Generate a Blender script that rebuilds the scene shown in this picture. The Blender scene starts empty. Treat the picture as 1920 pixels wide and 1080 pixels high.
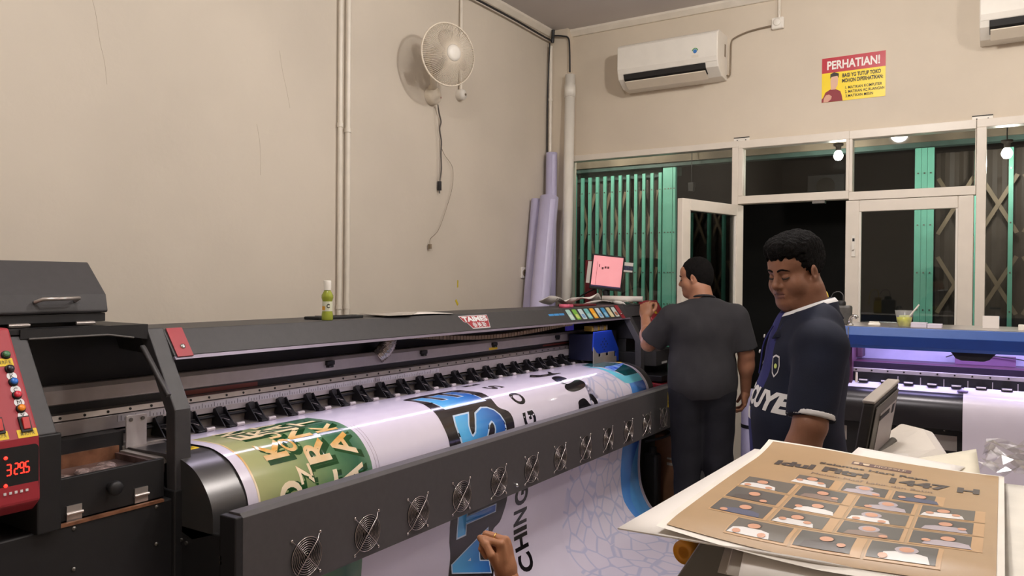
import bpy, bmesh, math, random
import numpy as np
from mathutils import Vector, Matrix
from mathutils.bvhtree import BVHTree

random.seed(7)
SC = bpy.context.scene
COL = SC.collection
PI = math.pi


# ---------------------------------------------------------------- materials
def lin(c):
    c = c / 255.0
    return c / 12.92 if c <= 0.04045 else ((c + 0.055) / 1.055) ** 2.4


def L3(c):
    return (lin(c[0]), lin(c[1]), lin(c[2]), 1.0)


MATS = {}


def mat(name, rgb, rough=0.5, metal=0.0, var=0.06, scale=12.0, bump=0.0, bscale=60.0,
        emit=None, estr=0.0, spec=0.5, coat=0.0, alpha=None, trans=0.0, rgb2=None):
    """Procedural principled material: noise-driven colour variation and bump."""
    m = bpy.data.materials.new(name)
    m.use_nodes = True
    nt = m.node_tree
    b = nt.nodes['Principled BSDF']
    b.inputs['Roughness'].default_value = rough
    b.inputs['Metallic'].default_value = metal
    b.inputs['Specular IOR Level'].default_value = spec
    b.inputs['Coat Weight'].default_value = coat
    b.inputs['Transmission Weight'].default_value = trans
    tc = nt.nodes.new('ShaderNodeTexCoord')
    n = nt.nodes.new('ShaderNodeTexNoise')
    n.inputs['Scale'].default_value = scale
    n.inputs['Detail'].default_value = 4
    nt.links.new(tc.outputs['Object'], n.inputs['Vector'])
    r = nt.nodes.new('ShaderNodeValToRGB')
    c = L3(rgb)
    if rgb2 is None:
        lo = tuple(max(0, x * (1 - var)) for x in c[:3]) + (1,)
        hi = tuple(min(1, x * (1 + var)) for x in c[:3]) + (1,)
    else:
        lo, hi = c, L3(rgb2)
    r.color_ramp.elements[0].position = 0.35
    r.color_ramp.elements[0].color = lo
    r.color_ramp.elements[1].position = 0.65
    r.color_ramp.elements[1].color = hi
    nt.links.new(n.outputs['Fac'], r.inputs['Fac'])
    nt.links.new(r.outputs['Color'], b.inputs['Base Color'])
    if bump:
        n2 = nt.nodes.new('ShaderNodeTexNoise')
        n2.inputs['Scale'].default_value = bscale
        n2.inputs['Detail'].default_value = 3
        nt.links.new(tc.outputs['Object'], n2.inputs['Vector'])
        bp = nt.nodes.new('ShaderNodeBump')
        bp.inputs['Strength'].default_value = bump
        bp.inputs['Distance'].default_value = 0.01
        nt.links.new(n2.outputs['Fac'], bp.inputs['Height'])
        nt.links.new(bp.outputs['Normal'], b.inputs['Normal'])
    if emit:
        b.inputs['Emission Color'].default_value = L3(emit)
        b.inputs['Emission Strength'].default_value = estr
    if alpha is not None:
        b.inputs['Alpha'].default_value = alpha
    MATS[name] = m
    return m


# ---------------------------------------------------------------- mesh builder
class MB:
    def __init__(s):
        s.v, s.f, s.m, s.s, s.uv = [], [], [], [], None

    def add(s, vs, fs, m=0, smooth=False):
        o = len(s.v)
        s.v += [tuple(map(float, p)) for p in vs]
        for f in fs:
            s.f.append(tuple(i + o for i in f)); s.m.append(m); s.s.append(smooth)
        return s

    def box(s, x0, x1, y0, y1, z0, z1, m=0):
        v = [(x, y, z) for x in (x0, x1) for y in (y0, y1) for z in (z0, z1)]
        return s.add(v, [(0, 1, 3, 2), (4, 6, 7, 5), (0, 4, 5, 1), (2, 3, 7, 6), (0, 2, 6, 4), (1, 5, 7, 3)], m)

    def obox(s, c, ax, h, m=0):
        c = Vector(c); ax = [Vector(a).normalized() for a in ax]
        v = [c + ax[0] * h[0] * i + ax[1] * h[1] * j + ax[2] * h[2] * k for i in (-1, 1) for j in (-1, 1) for k in (-1, 1)]
        return s.add(v, [(0, 1, 3, 2), (4, 6, 7, 5), (0, 4, 5, 1), (2, 3, 7, 6), (0, 2, 6, 4), (1, 5, 7, 3)], m)

    def prism(s, pts, axis, a, b, m=0, smooth=False):
        """Polygon pts in the plane normal to axis, extruded from a to b along it."""
        def P(p, t):
            return {'x': (t, p[0], p[1]), 'y': (p[0], t, p[1]), 'z': (p[0], p[1], t)}[axis]
        n = len(pts)
        s.add([P(p, a) for p in pts] + [P(p, b) for p in pts],
              [tuple(range(n)), tuple(range(2 * n - 1, n - 1, -1))], m)
        o = len(s.v) - 2 * n
        for i in range(n):
            j = (i + 1) % n
            s.f.append((o + i, o + j, o + n + j, o + n + i)); s.m.append(m); s.s.append(smooth)
        return s

    def cyl(s, p0, p1, r0, r1=None, n=16, m=0, caps=True, smooth=True):
        r1 = r0 if r1 is None else r1
        p0, p1 = Vector(p0), Vector(p1)
        d = (p1 - p0).normalized()
        u = d.orthogonal().normalized(); w = d.cross(u)
        v = []
        for p, r in ((p0, r0), (p1, r1)):
            v += [p + (u * math.cos(2 * PI * i / n) + w * math.sin(2 * PI * i / n)) * r for i in range(n)]
        s.add(v, [(i, (i + 1) % n, n + (i + 1) % n, n + i) for i in range(n)], m, smooth)
        if caps:
            s.add(v[:n], [tuple(range(n))], m); s.add(v[n:], [tuple(range(n))], m)
        return s

    def tube(s, pts, r, n=8, m=0, closed=False):
        pts = [Vector(p) for p in pts]
        N = len(pts); rr = r if isinstance(r, (list, tuple)) else [r] * N
        v = []; u = None
        for i, p in enumerate(pts):
            if closed:
                d = pts[(i + 1) % N] - pts[i - 1]
            else:
                d = pts[min(i + 1, N - 1)] - pts[max(i - 1, 0)]
            d.normalize()
            if u is None:
                u = d.orthogonal().normalized()
            u = (u - d * u.dot(d)).normalized(); w = d.cross(u)
            v += [p + (u * math.cos(2 * PI * k / n) + w * math.sin(2 * PI * k / n)) * rr[i] for k in range(n)]
        f = []
        for i in range(N if closed else N - 1):
            j = (i + 1) % N
            f += [(i * n + k, i * n + (k + 1) % n, j * n + (k + 1) % n, j * n + k) for k in range(n)]
        s.add(v, f, m, True)
        if not closed:
            s.add(v[:n], [tuple(range(n))], m); s.add(v[-n:], [tuple(range(n))], m)
        return s

    def lathe(s, prof, c=(0, 0, 0), n=24, m=0, axis=(0, 0, 1), smooth=True):
        c = Vector(c); d = Vector(axis).normalized()
        u = d.orthogonal().normalized(); w = d.cross(u)
        v = []
        for r, z in prof:
            v += [c + d * z + (u * math.cos(2 * PI * k / n) + w * math.sin(2 * PI * k / n)) * r for k in range(n)]
        f = []
        for i in range(len(prof) - 1):
            f += [(i * n + k, i * n + (k + 1) % n, (i + 1) * n + (k + 1) % n, (i + 1) * n + k) for k in range(n)]
        s.add(v, f, m, smooth)
        if prof[0][0] > 1e-5:
            s.add(v[:n], [tuple(range(n))], m)
        if prof[-1][0] > 1e-5:
            s.add(v[-n:], [tuple(range(n))], m)
        return s

    def ball(s, c, r, n=16, k=10, m=0):
        c = Vector(c); r = (r, r, r) if isinstance(r, (int, float)) else r
        v = [c + Vector((0, 0, r[2]))]
        for i in range(1, k):
            t = PI * i / k
            v += [c + Vector((r[0] * math.sin(t) * math.cos(2 * PI * j / n), r[1] * math.sin(t) * math.sin(2 * PI * j / n), r[2] * math.cos(t))) for j in range(n)]
        v.append(c - Vector((0, 0, r[2])))
        f = [(0, 1 + j, 1 + (j + 1) % n) for j in range(n)]
        for i in range(k - 2):
            f += [(1 + i * n + j, 1 + (i + 1) * n + j, 1 + (i + 1) * n + (j + 1) % n, 1 + i * n + (j + 1) % n) for j in range(n)]
        o = 1 + (k - 2) * n
        f += [(o + j, len(v) - 1, o + (j + 1) % n) for j in range(n)]
        return s.add(v, f, m, True)

    def sheet(s, grid, m=0, thick=0.0, smooth=True):
        """grid[i][j] of points -> sheet of quads, optionally with thickness along its normals."""
        R, Cn = len(grid), len(grid[0])
        v = [Vector(p) for row in grid for p in row]
        f = [(i * Cn + j, i * Cn + j + 1, (i + 1) * Cn + j + 1, (i + 1) * Cn + j) for i in range(R - 1) for j in range(Cn - 1)]
        if thick:
            nr = [Vector((0, 0, 0)) for _ in v]
            for q in f:
                n = (v[q[1]] - v[q[0]]).cross(v[q[3]] - v[q[0]])
                for i in q:
                    nr[i] += n
            w = [p - n.normalized() * thick for p, n in zip(v, nr)]
            N = len(v)
            f2 = [tuple(N + i for i in reversed(q)) for q in f]
            b = [i for i in range(Cn)] + [(i + 1) * Cn - 1 for i in range(1, R)] + [(R - 1) * Cn + j for j in range(Cn - 2, -1, -1)] + [i * Cn for i in range(R - 2, 0, -1)]
            f3 = [(b[i], N + b[i], N + b[(i + 1) % len(b)], b[(i + 1) % len(b)]) for i in range(len(b))]
            s.add(v + w, f + f2, m, smooth)
            o = len(s.v) - 2 * N
            for q in f3:
                s.f.append(tuple(o + i for i in q)); s.m.append(m); s.s.append(False)
            return s
        return s.add(v, f, m, smooth)

    def flat(s, V2, F, o, ux, uy, m=0):
        """A flat 2-D shape laid on the plane o + ux*x + uy*y."""
        o, ux, uy = Vector(o), Vector(ux), Vector(uy)
        return s.add([o + ux * p[0] + uy * p[1] for p in V2], F, m)

    def build(s, name, mats, parent=None, bevel=0.0, segs=2, world=True, recalc=True):
        me = bpy.data.meshes.new(name)
        vs = s.v
        if parent is not None and world:
            inv = world_matrix(parent).inverted()
            vs = [tuple(inv @ Vector(p)) for p in vs]
        me.from_pydata(vs, [], s.f)
        for m in (mats if isinstance(mats, (list, tuple)) else [mats]):
            me.materials.append(m)
        me.polygons.foreach_set('material_index', s.m)
        me.polygons.foreach_set('use_smooth', s.s)
        if recalc:
            bm = bmesh.new(); bm.from_mesh(me)
            bmesh.ops.recalc_face_normals(bm, faces=bm.faces)
            bm.to_mesh(me); bm.free()
        me.update()
        o = bpy.data.objects.new(name, me)
        COL.objects.link(o)
        if parent is not None:
            o.parent = parent
        if bevel:
            b = o.modifiers.new('bevel', 'BEVEL')
            b.width = bevel; b.segments = segs; b.limit_method = 'ANGLE'; b.angle_limit = 0.7
        return o


def world_matrix(o):
    m = o.matrix_basis.copy()
    p = o.parent
    while p is not None:
        m = p.matrix_basis @ m
        p = p.parent
    return m


def tag(o, label=None, cat=None, group=None, kind=None):
    if label: o['label'] = label
    if cat: o['category'] = cat
    if group: o['group'] = group
    if kind: o['kind'] = kind
    return o


def thing(name, label, cat, loc=(0, 0, 0), rz=0.0, group=None):
    o = bpy.data.objects.new(name, None)
    COL.objects.link(o)
    o.empty_display_size = 0.05
    o.location = loc
    o.rotation_euler = (0, 0, rz)
    return tag(o, label, cat, group)


def struct(name, mb, mats, bevel=0.0):
    return tag(mb.build(name, mats, bevel=bevel), kind='structure')


def kids(o):
    return [c for c in bpy.data.objects if c.parent is o]


def dup(o, parent=None, loc=None, label=None):
    c = o.copy()
    COL.objects.link(c)
    if parent is not None: c.parent = parent
    if loc is not None: c.location = loc
    if label: c['label'] = label
    for k in kids(o):
        dup(k, c)
    return c


# ---------------------------------------------------------------- lettering
_TXT = {}


def text2d(t, w=None, h=None, bold=0.0, spacing=1.0):
    """Triangulated flat lettering, centred on 0,0 and scaled to w x h."""
    key = (t, bold, spacing)
    if key not in _TXT:
        cu = bpy.data.curves.new('lettering', 'FONT')
        cu.body = t; cu.size = 1.0; cu.offset = bold; cu.space_character = spacing
        cu.fill_mode = 'FRONT'; cu.resolution_u = 4
        ob = bpy.data.objects.new('lettering', cu)
        COL.objects.link(ob)
        dg = bpy.context.evaluated_depsgraph_get()
        me = bpy.data.meshes.new_from_object(ob.evaluated_get(dg))
        V = [(p.co.x, p.co.y) for p in me.vertices]
        F = [tuple(p.vertices) for p in me.polygons]
        bpy.data.objects.remove(ob); bpy.data.curves.remove(cu); bpy.data.meshes.remove(me)
        _TXT[key] = (V, F)
    V, F = _TXT[key]
    if not V:
        return [], []
    x0, x1 = min(p[0] for p in V), max(p[0] for p in V)
    y0, y1 = min(p[1] for p in V), max(p[1] for p in V)
    sx = w / (x1 - x0) if w else None
    sy = h / (y1 - y0) if h else None
    sx = sx or sy; sy = sy or sx
    return [((p[0] - (x0 + x1) / 2) * sx, (p[1] - (y0 + y1) / 2) * sy) for p in V], F


def rect2d(w, h, r=0.0, n=5):
    if not r:
        return [(-w / 2, -h / 2), (w / 2, -h / 2), (w / 2, h / 2), (-w / 2, h / 2)], [(0, 1, 2, 3)]
    V = []
    for cx, cy, a in ((w / 2 - r, h / 2 - r, 0), (-w / 2 + r, h / 2 - r, 90), (-w / 2 + r, -h / 2 + r, 180), (w / 2 - r, -h / 2 + r, 270)):
        for k in range(n + 1):
            t = math.radians(a + 90 * k / n)
            V.append((cx + r * math.cos(t), cy + r * math.sin(t)))
    return V, [tuple(range(len(V)))]


def disc2d(r, n=24, ry=None, a0=0):
    ry = ry or r
    return [(r * math.cos(2 * PI * k / n + a0), ry * math.sin(2 * PI * k / n + a0)) for k in range(n)], [tuple(range(n))]


def catmull(P, n=8, closed=False):
    P = [np.array(p, float) for p in P]
    Q = [P[-1]] + P + [P[0], P[1]] if closed else [P[0]] + P + [P[-1]]
    out = []
    for i in range(1, len(Q) - 2):
        a, b, c, d = Q[i - 1:i + 3]
        for k in range(n):
            t = k / n
            out.append(.5 * ((2 * b) + (-a + c) * t + (2 * a - 5 * b + 4 * c - d) * t * t + (-a + 3 * b - 3 * c + d) * t ** 3))
    if not closed:
        out.append(P[-1])
    return [tuple(p) for p in out]


# ---------------------------------------------------------------- camera
FPX, YAW, PIT, ROL, CZ = 1449.57, -0.565824, -0.00855915, 0.00802598, 1.53
_f = Vector((math.sin(YAW) * math.cos(PIT), math.cos(YAW) * math.cos(PIT), math.sin(PIT)))
_r = Vector((math.cos(YAW), -math.sin(YAW), 0)); _u = _r.cross(_f)
_c, _s = math.cos(ROL), math.sin(ROL)
_R, _U = _r * _c + _u * _s, _u * _c - _r * _s
cam = bpy.data.cameras.new('camera')
cam.sensor_fit = 'HORIZONTAL'; cam.sensor_width = 36.0
cam.lens = 36.0 * FPX / 1920.0
cam.clip_start = 0.05
cobj = bpy.data.objects.new('camera', cam)
COL.objects.link(cobj)
cobj.matrix_world = Matrix(((_R.x, _U.x, -_f.x, 0), (_R.y, _U.y, -_f.y, 0), (_R.z, _U.z, -_f.z, CZ), (0, 0, 0, 1)))
SC.camera = cobj
# ================================================================ materials
m_wall = mat('wall_plaster_left', (208, 197, 182), 0.75, var=0.045, scale=1.3, bump=0.12, bscale=25)
m_wallb = mat('wall_plaster_back', (212, 199, 181), 0.75, var=0.04, scale=1.6, bump=0.1, bscale=25)
m_ceil = mat('ceiling_paint', (206, 200, 198), 0.8, var=0.05, scale=1.0)
m_floor = mat('floor_tile', (150, 142, 132), 0.35, var=0.08, scale=3)
m_white = mat('white_aluminium', (226, 216, 203), 0.35, var=0.02)
m_whitepl = mat('white_plastic', (232, 226, 216), 0.4, var=0.02)
m_pipe = mat('painted_conduit', (226, 217, 203), 0.35, var=0.04)
m_cable = mat('black_cable', (34, 33, 36), 0.5)
m_green = mat('gate_green_paint', (118, 196, 174), 0.5, var=0.07, scale=6)
m_greend = mat('gate_green_shadow_side', (70, 140, 118), 0.5, var=0.07, scale=6)
m_lattice = mat('gate_bare_steel', (128, 112, 92), 0.6, var=0.1, scale=10)
m_dark = mat('dark_void', (22, 21, 22), 0.7, var=0.1)
m_brown = mat('brown_sheet', (66, 56, 48), 0.6, var=0.12, scale=6)
m_beam = mat('concrete_beam', (120, 108, 92), 0.8, var=0.25, scale=5)
m_screw = mat('screw_steel', (120, 116, 112), 0.35, metal=0.8)
m_black = mat('black_matte', (24, 24, 26), 0.55)
m_blackg = mat('black_gloss', (14, 14, 16), 0.2)
m_bulb = mat('bulb_glow', (255, 255, 250), 0.4, emit=(255, 252, 240), estr=14.0)
m_chrome = mat('chrome', (205, 205, 205), 0.12, metal=1.0)
m_glass = bpy.data.materials.new('clear_glass'); m_glass.use_nodes = True
nt = m_glass.node_tree
for n in list(nt.nodes): nt.nodes.remove(n)
_o = nt.nodes.new('ShaderNodeOutputMaterial'); _mx = nt.nodes.new('ShaderNodeMixShader')
_t = nt.nodes.new('ShaderNodeBsdfTransparent'); _g = nt.nodes.new('ShaderNodeBsdfGlossy'); _fr = nt.nodes.new('ShaderNodeFresnel')
_t.inputs['Color'].default_value = (0.86, 0.88, 0.87, 1); _g.inputs['Roughness'].default_value = 0.02
_fr.inputs['IOR'].default_value = 1.5
nt.links.new(_fr.outputs[0], _mx.inputs[0]); nt.links.new(_t.outputs[0], _mx.inputs[1]); nt.links.new(_g.outputs[0], _mx.inputs[2])
nt.links.new(_mx.outputs[0], _o.inputs['Surface'])

# ================================================================ the room
XW, YB, ZC = -3.133, 5.556, 3.56
XR, YF = 2.4, -2.2
b = MB(); b.box(XW - 0.15, XR + 0.15, YF, YB + 3.2, -0.1, 0.0); struct('floor', b, m_floor)
b = MB(); b.box(XW - 0.15, XR + 0.15, YF - .1, YB + 0.15, ZC, ZC + 0.1); struct('ceiling', b, m_ceil)
b = MB(); b.box(XW - 0.15, XW, YF, YB + 0.12, 0, ZC); struct('wall_left', b, m_wall)
b = MB(); b.box(XR, XR + 0.15, YF, YB + 0.12, 0, ZC); struct('wall_right', b, m_wall)
b = MB(); b.box(XW - .15, XR + 0.15, YF - 0.15, YF, 0, ZC); struct('wall_front', b, m_wall)
# back wall: plaster above the shop front, and a low sill under the left window
b = MB()
b.box(XW, XR, YB, YB + 0.12, 2.545, ZC)
b.box(XW, -2.985, YB, YB + 0.12, 0, 2.545)
struct('wall_back', b, m_wallb)
# cornices
def cornice(name, pts_in, axis, a, c):
    b = MB(); b.prism(pts_in, axis, a, c); return struct(name, b, m_pipe)
cornice('trim_1', [(XW, ZC), (XW + 0.05, ZC), (XW + 0.05, ZC - 0.018), (XW + 0.02, ZC - 0.05), (XW, ZC - 0.05)], 'y', YF, YB)
cornice('trim_2', [(YB, ZC), (YB - 0.05, ZC), (YB - 0.05, ZC - 0.018), (YB - 0.02, ZC - 0.05), (YB, ZC - 0.05)], 'x', XW, XR)
b = MB(); b.box(XW, XW + .17, YB - .09, YB, 0, ZC - .0); struct('wall_corner', b, m_wallb)

# ---- aluminium shop front in the back wall
FY0, FY1 = YB - 0.035, YB + 0.05
def frame_bar(b, x0, x1, z0, z1):
    b.box(x0, x1, FY0, FY1, z0, z1)
# window_1: the big pane left of the doors
def window(name, x0, x1, z0, z1, l=0.0, r=0.0, t=0.0, bo=0.0):
    b = MB()
    if t: frame_bar(b, x0, x1, z1 - t, z1)
    if bo: frame_bar(b, x0, x1, z0, z0 + bo)
    if l: frame_bar(b, x0, x0 + l, z0 + bo, z1 - t)
    if r: frame_bar(b, x1 - r, x1, z0 + bo, z1 - t)
    w = struct(name, b, m_white, bevel=0.003)
    g = MB(); g.box(x0 + l, x1 - r, YB + 0.004, YB + 0.010, z0 + bo, z1 - t)
    g.build('pane', m_glass, w)
    return w
window('window_1', -2.985, -1.604, 0.0, 2.545, l=0.03, r=0.045, t=0.045, bo=0.06)
window('window_2', -1.604, -0.87, 2.095, 2.545, l=0.03, r=0.02, t=0.055, bo=0.055)
window('window_3', -0.87, -0.148, 2.085, 2.545, l=0.02, r=0.006, t=0.055, bo=0.055)
window('window_4', -0.146, 1.3, 0.0, 2.545, l=0.052, r=0.045, t=0.05, bo=0.06)
b = MB(); b.box(1.3, XR, YB, YB + .12, 0, 2.545); struct('wall_back_side', b, m_wallb)
# mounting slots over the frame posts
def slot(x, z, lab):
    t = thing('wall_bracket', lab, 'bracket', (x, YB - 0.004, z), group='bracket slots over the window frame')
    b = MB(); b.box(x - 0.055, x + 0.055, YB - 0.006, YB + 0.002, z - 0.012, z + 0.012); b.build('plate', m_whitepl, t)
    b = MB(); b.box(x - 0.055, x + 0.055, YB - 0.01, YB + 0.002, z + 0.011, z + 0.016); b.build('slot_edge', m_black, t)
    for dx in (-0.03, 0.03):
        b = MB(); b.cyl((x + dx, YB - 0.011, z - 0.006), (x + dx, YB, z - 0.006), 0.004, n=8); b.build('screw', m_black, t)
slot(-1.59, 2.558, 'small metal bracket slot above the frame post at the open door')
slot(-0.118, 2.556, 'small metal bracket slot above the frame post at far right')

# ---- door leaves
def leaf(name, hx, hy, ang, w, h, flip, label):
    """A glazed aluminium leaf in its own frame: hinge at the origin, spans +x."""
    d = bpy.data.objects.new(name, None); COL.objects.link(d)
    d.location = (hx, hy, 0.012); d.rotation_euler = (0, 0, ang); tag(d, label, 'door', kind='structure')
    T = 0.042; st = 0.083
    b = MB()
    b.box(0, st, -T / 2, T / 2, 0, h); b.box(w - st, w, -T / 2, T / 2, 0, h)
    b.box(st, w - st, -T / 2, T / 2, h - 0.075, h); b.box(st, w - st, -T / 2, T / 2, 0, 0.16); b.box(st, w - st, -T / 2, T / 2, .92, 1.0)
    b.build('door_frame', m_white, d, bevel=0.004, world=False)
    b = MB()
    for x in (st, w - st - 0.012):
        b.box(x, x + 0.012, -T / 2 + .006, T / 2 - .006, 0.16, h - 0.075)
    b.build('glazing_bead', m_whitepl, d, world=False)
    b = MB(); b.box(st + .012, w - st - .012, -0.003, 0.003, 0.16, h - 0.075); b.build('pane', m_glass, d, world=False)
    for z in (0.3, 1.72):
        b = MB(); b.cyl((0.004, -T / 2 - .006, z), (0.004, -T / 2 - .006, z + 0.1), 0.007, n=10); b.build('hinge', m_whitepl, d, world=False)
    return d, T, st
d, T, st = leaf('door_1', -1.585, YB - 0.02, math.radians(-106), 0.72, 2.07, 1, 'white framed glass door leaf standing open into the room')
b = MB(); b.box(0.64, 0.668, T / 2, T / 2 + .02, 1.0, 1.16); b.build('door_handle', m_whitepl, d, world=False)
d, T, st = leaf('door_2', -0.158, YB - 0.012, PI, 0.73, 2.07, 1, 'white framed glass door leaf standing closed behind the blue printer')
b = MB(); b.box(0.667, 0.69, T / 2, T / 2 + .008, 1.7, 1.84); b.box(.672, .685, T / 2 + .008, T / 2 + .022, 1.745, 1.79); b.build('door_bolt', m_whitepl, d, world=False)
b = MB(); b.box(0.672, 0.685, T / 2 + .008, T / 2 + .0095, 1.80, 1.82); b.build('bolt_slot', m_black, d, world=False)
b = MB(); b.box(-1.1, -1.02, YB - .03, YB + .02, 2.075, 2.094); tag(b.build('door_catch', m_screw), 'small steel catch under the transom above the open doorway', 'door catch')

# ---- the porch beyond the glass
GY = 6.6
b = MB(); b.box(XW - 0.15, 2.4, GY + 2.2, GY + 2.3, 0, 3.3); struct('wall_street', b, m_dark)
b = MB(); b.box(XW - .15, 2.4, YB + .12, GY + 2.3, 3.0, 3.1); struct('ceiling_porch', b, m_dark)
b = MB(); b.box(-5.0, XW - .15, YB + .12, YB + .2, 0, 3.1); struct('wall_porch_front', b, m_dark)
b = MB(); b.box(-5.0, -4.9, YB + .12, GY + 2.3, 0, 3.1); b.box(2.4, 2.5, YB + .12, GY + 2.3, 0, 3.1); struct('wall_porch_sides', b, m_dark)
b = MB(); b.box(-4.9, 2.4, GY - 0.06, GY + 0.12, 2.60, 3.0); struct('wall_lintel', b, m_beam)
b = MB(); b.box(-4.9, 2.4, GY - .04, GY + 0.05, 2.565, 2.60); b.box(-4.9, -2.45, GY + .065, GY + .085, 2.49, 2.565); tag(b.build('gate_rail', mat('rail_dull_green', (60, 84, 78), .6, var=.2)), 'green steel header rail above the folding gates outside', 'rail')
_RV = []
def rivet(x, y, z, t):
    l = Vector((x, y, z)) - t.location
    if not _RV:
        b = MB(); b.cyl((0, -.002, 0), (0, .002, 0), .006, n=8); o = b.build('rivet', m_screw, t, world=False); o.location = l; _RV.append(o)
    else:
        o = dup(_RV[0], t, l)
def gate(name, label, xs, wide, x0, x1, latt, sheet):
    t = thing(name, label, 'gate', ((x0 + x1) / 2, GY, 0), group='folding gates outside')
    for x in xs:
        b = MB(); b.box(x - 0.0145, x + 0.0145, GY - 0.012, GY + 0.012, 0.05, 2.52)
        b.build('bar', m_green, t)
        if len(xs) > 8:
            for z in (1.34, 1.62, 1.98, 2.37): rivet(x, GY - .013, z, t)
        else:
            for z in (1.34, 1.62, 1.98, 2.37): rivet(x, GY - .013, z, t)
    for (a, c) in wide:
        b = MB(); b.box(a, c, GY - 0.02, GY + 0.02, 0.05, 2.56); b.build('stile', m_green, t)
        for z in (1.34, 1.62, 1.98, 2.37): rivet((a + c) / 2, GY - .021, z, t)
    for i, (p, q) in enumerate(latt):
        d = Vector((q[0] - p[0], 0, q[1] - p[1])); L = d.length; d.normalize()
        b = MB(); y = GY + 0.03 + 0.012 * (i % 2)
        b.obox(((p[0] + q[0]) / 2, y, (p[1] + q[1]) / 2), (d, (0, 1, 0), d.cross(Vector((0, 1, 0)))), (L / 2, 0.003, 0.014))
        b.build('lattice_bar', m_lattice, t)
    # ribbed brown sheeting behind the bars
    if sheet:
        g = []; n = int((sheet[1] - sheet[0]) / 0.03)
        for k in range(n + 1):
            x = sheet[0] + (sheet[1] - sheet[0]) * k / n
            y = GY + 0.10 + 0.012 * (k % 4 < 2)
            g.append([(x, y, 0.02), (x, y, 2.53)])
        b = MB(); b.sheet(g, 0, smooth=False); b.build('backing_sheet', m_brown, t)
    return t
bars = [-3.40 + 0.0785 * k for k in range(11)]
lat = []
for k in range(6):
    x = -3.44 + 0.157 * k
    for z in (0.35, 1.05, 1.75):
        lat.append(((x, z), (x + 0.157, z + .62))); lat.append(((x + 0.157, z), (x, z + .62)))
gate('folding_gate', 'green steel folding gate of many close bars at left', bars, [(-3.58, -3.47), (-2.585, -2.545), (-2.545, -2.522), (-2.522, -2.497), (-2.493, -2.468)], -3.58, -2.468, lat, (-3.6, -2.62))
lat = []
for x0 in (-0.44, -0.17, 0.10, 0.37, 0.64):
    for z in (0.1, 0.63, 1.22, 1.81):
        lat.append(((x0 + .02, z + 0.1), (x0 + 0.25, z + .52))); lat.append(((x0 + .25, z + 0.1), (x0 + .02, z + .52)))
gate('folding_gate', 'green steel folding gate half drawn with wide lattice at right', [-0.17, 0.04, 0.31, 0.58, 0.85], [(-0.573, -0.53), (-0.528, -0.49), (-0.488, -0.445)], -0.573, 0.87, lat, (-0.44, 1.2))
def bulb(x, y, z, lab):  # bulb images in the panes, built as glowing bulbs behind the glass
    t = thing('light_bulb', lab, 'light bulb', (x, y, z), group='lit bulbs seen in the glass')
    b = MB(); b.lathe([(0.0, -0.035), (0.02, -0.03), (0.032, -0.012), (0.034, 0.004), (0.026, 0.026), (0.015, 0.04)], (x, y, z)); b.build('globe', m_bulb, t)
    b = MB(); b.lathe([(0.018, 0.038), (0.02, 0.07), (0.034, 0.075), (0.036, 0.09), (0.0, 0.09)], (x, y, z)); b.build('lamp_holder', m_brown, t)
    b = MB(); b.cyl((x, y, z + 0.09), (x, y, 3.0), 0.004, n=6); b.build('flex', m_cable, t)
bulb(-1.052, 6.2, 2.49, 'lit bulb seen in the transom over the doorway')
bulb(0.012, 6.2, 2.42, 'lit bulb seen in the far right window')
t = thing('hanging_switch', 'black pull switch hanging outside beside the left gate', 'switch', (-2.29, 6.5, 2.2))
b = MB(); b.cyl((-2.29, 6.5, 2.40), (-2.29, 6.5, 3.0), 0.004, n=6); b.build('cord', m_cable, t)
b = MB(); b.box(-2.315, -2.265, 6.475, 6.525, 2.32, 2.40); b.build('switch_box', m_black, t, bevel=.006)
t = thing('speaker_box', 'dark loudspeaker box outside high behind the transom', 'speaker', (-1.33, 7.4, 2.3))
b = MB(); b.box(-1.52, -1.2, 7.4, 7.6, 2.3, 2.52); b.build('cabinet', m_black, t, bevel=.01)
b = MB(); b.cyl((-1.36, 7.395, 2.41), (-1.36, 7.4, 2.41), .08, n=20); b.build('cone', m_blackg, t)
# dark furniture in the porch seen low through the doors
t = thing('desk', 'dark desk standing outside beyond the closed glass door', 'desk', (-0.62, 7.6, 0))
b = MB(); b.box(-1.2, -0.1, 7.4, 7.9, .72, .76); b.build('desk_top', m_brown, t)
for x in (-1.17, -.16):
    b = MB(); b.box(x, x + .05, 7.45, 7.85, 0, .72); b.build('desk_side', m_brown, t)
t = thing('desk_screen', 'dark switched-off screen on the desk outside the closed glass door', 'monitor', (-.95, 7.6, .76))
b = MB(); b.box(-1.12, -.78, 7.58, 7.62, .86, 1.2); b.build('screen', m_blackg, t, bevel=.008)
b = MB(); b.box(-.97, -.93, 7.59, 7.63, .76, .9); b.box(-1.05, -.85, 7.52, 7.68, .76, .775); b.build('stand', m_black, t)

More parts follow.
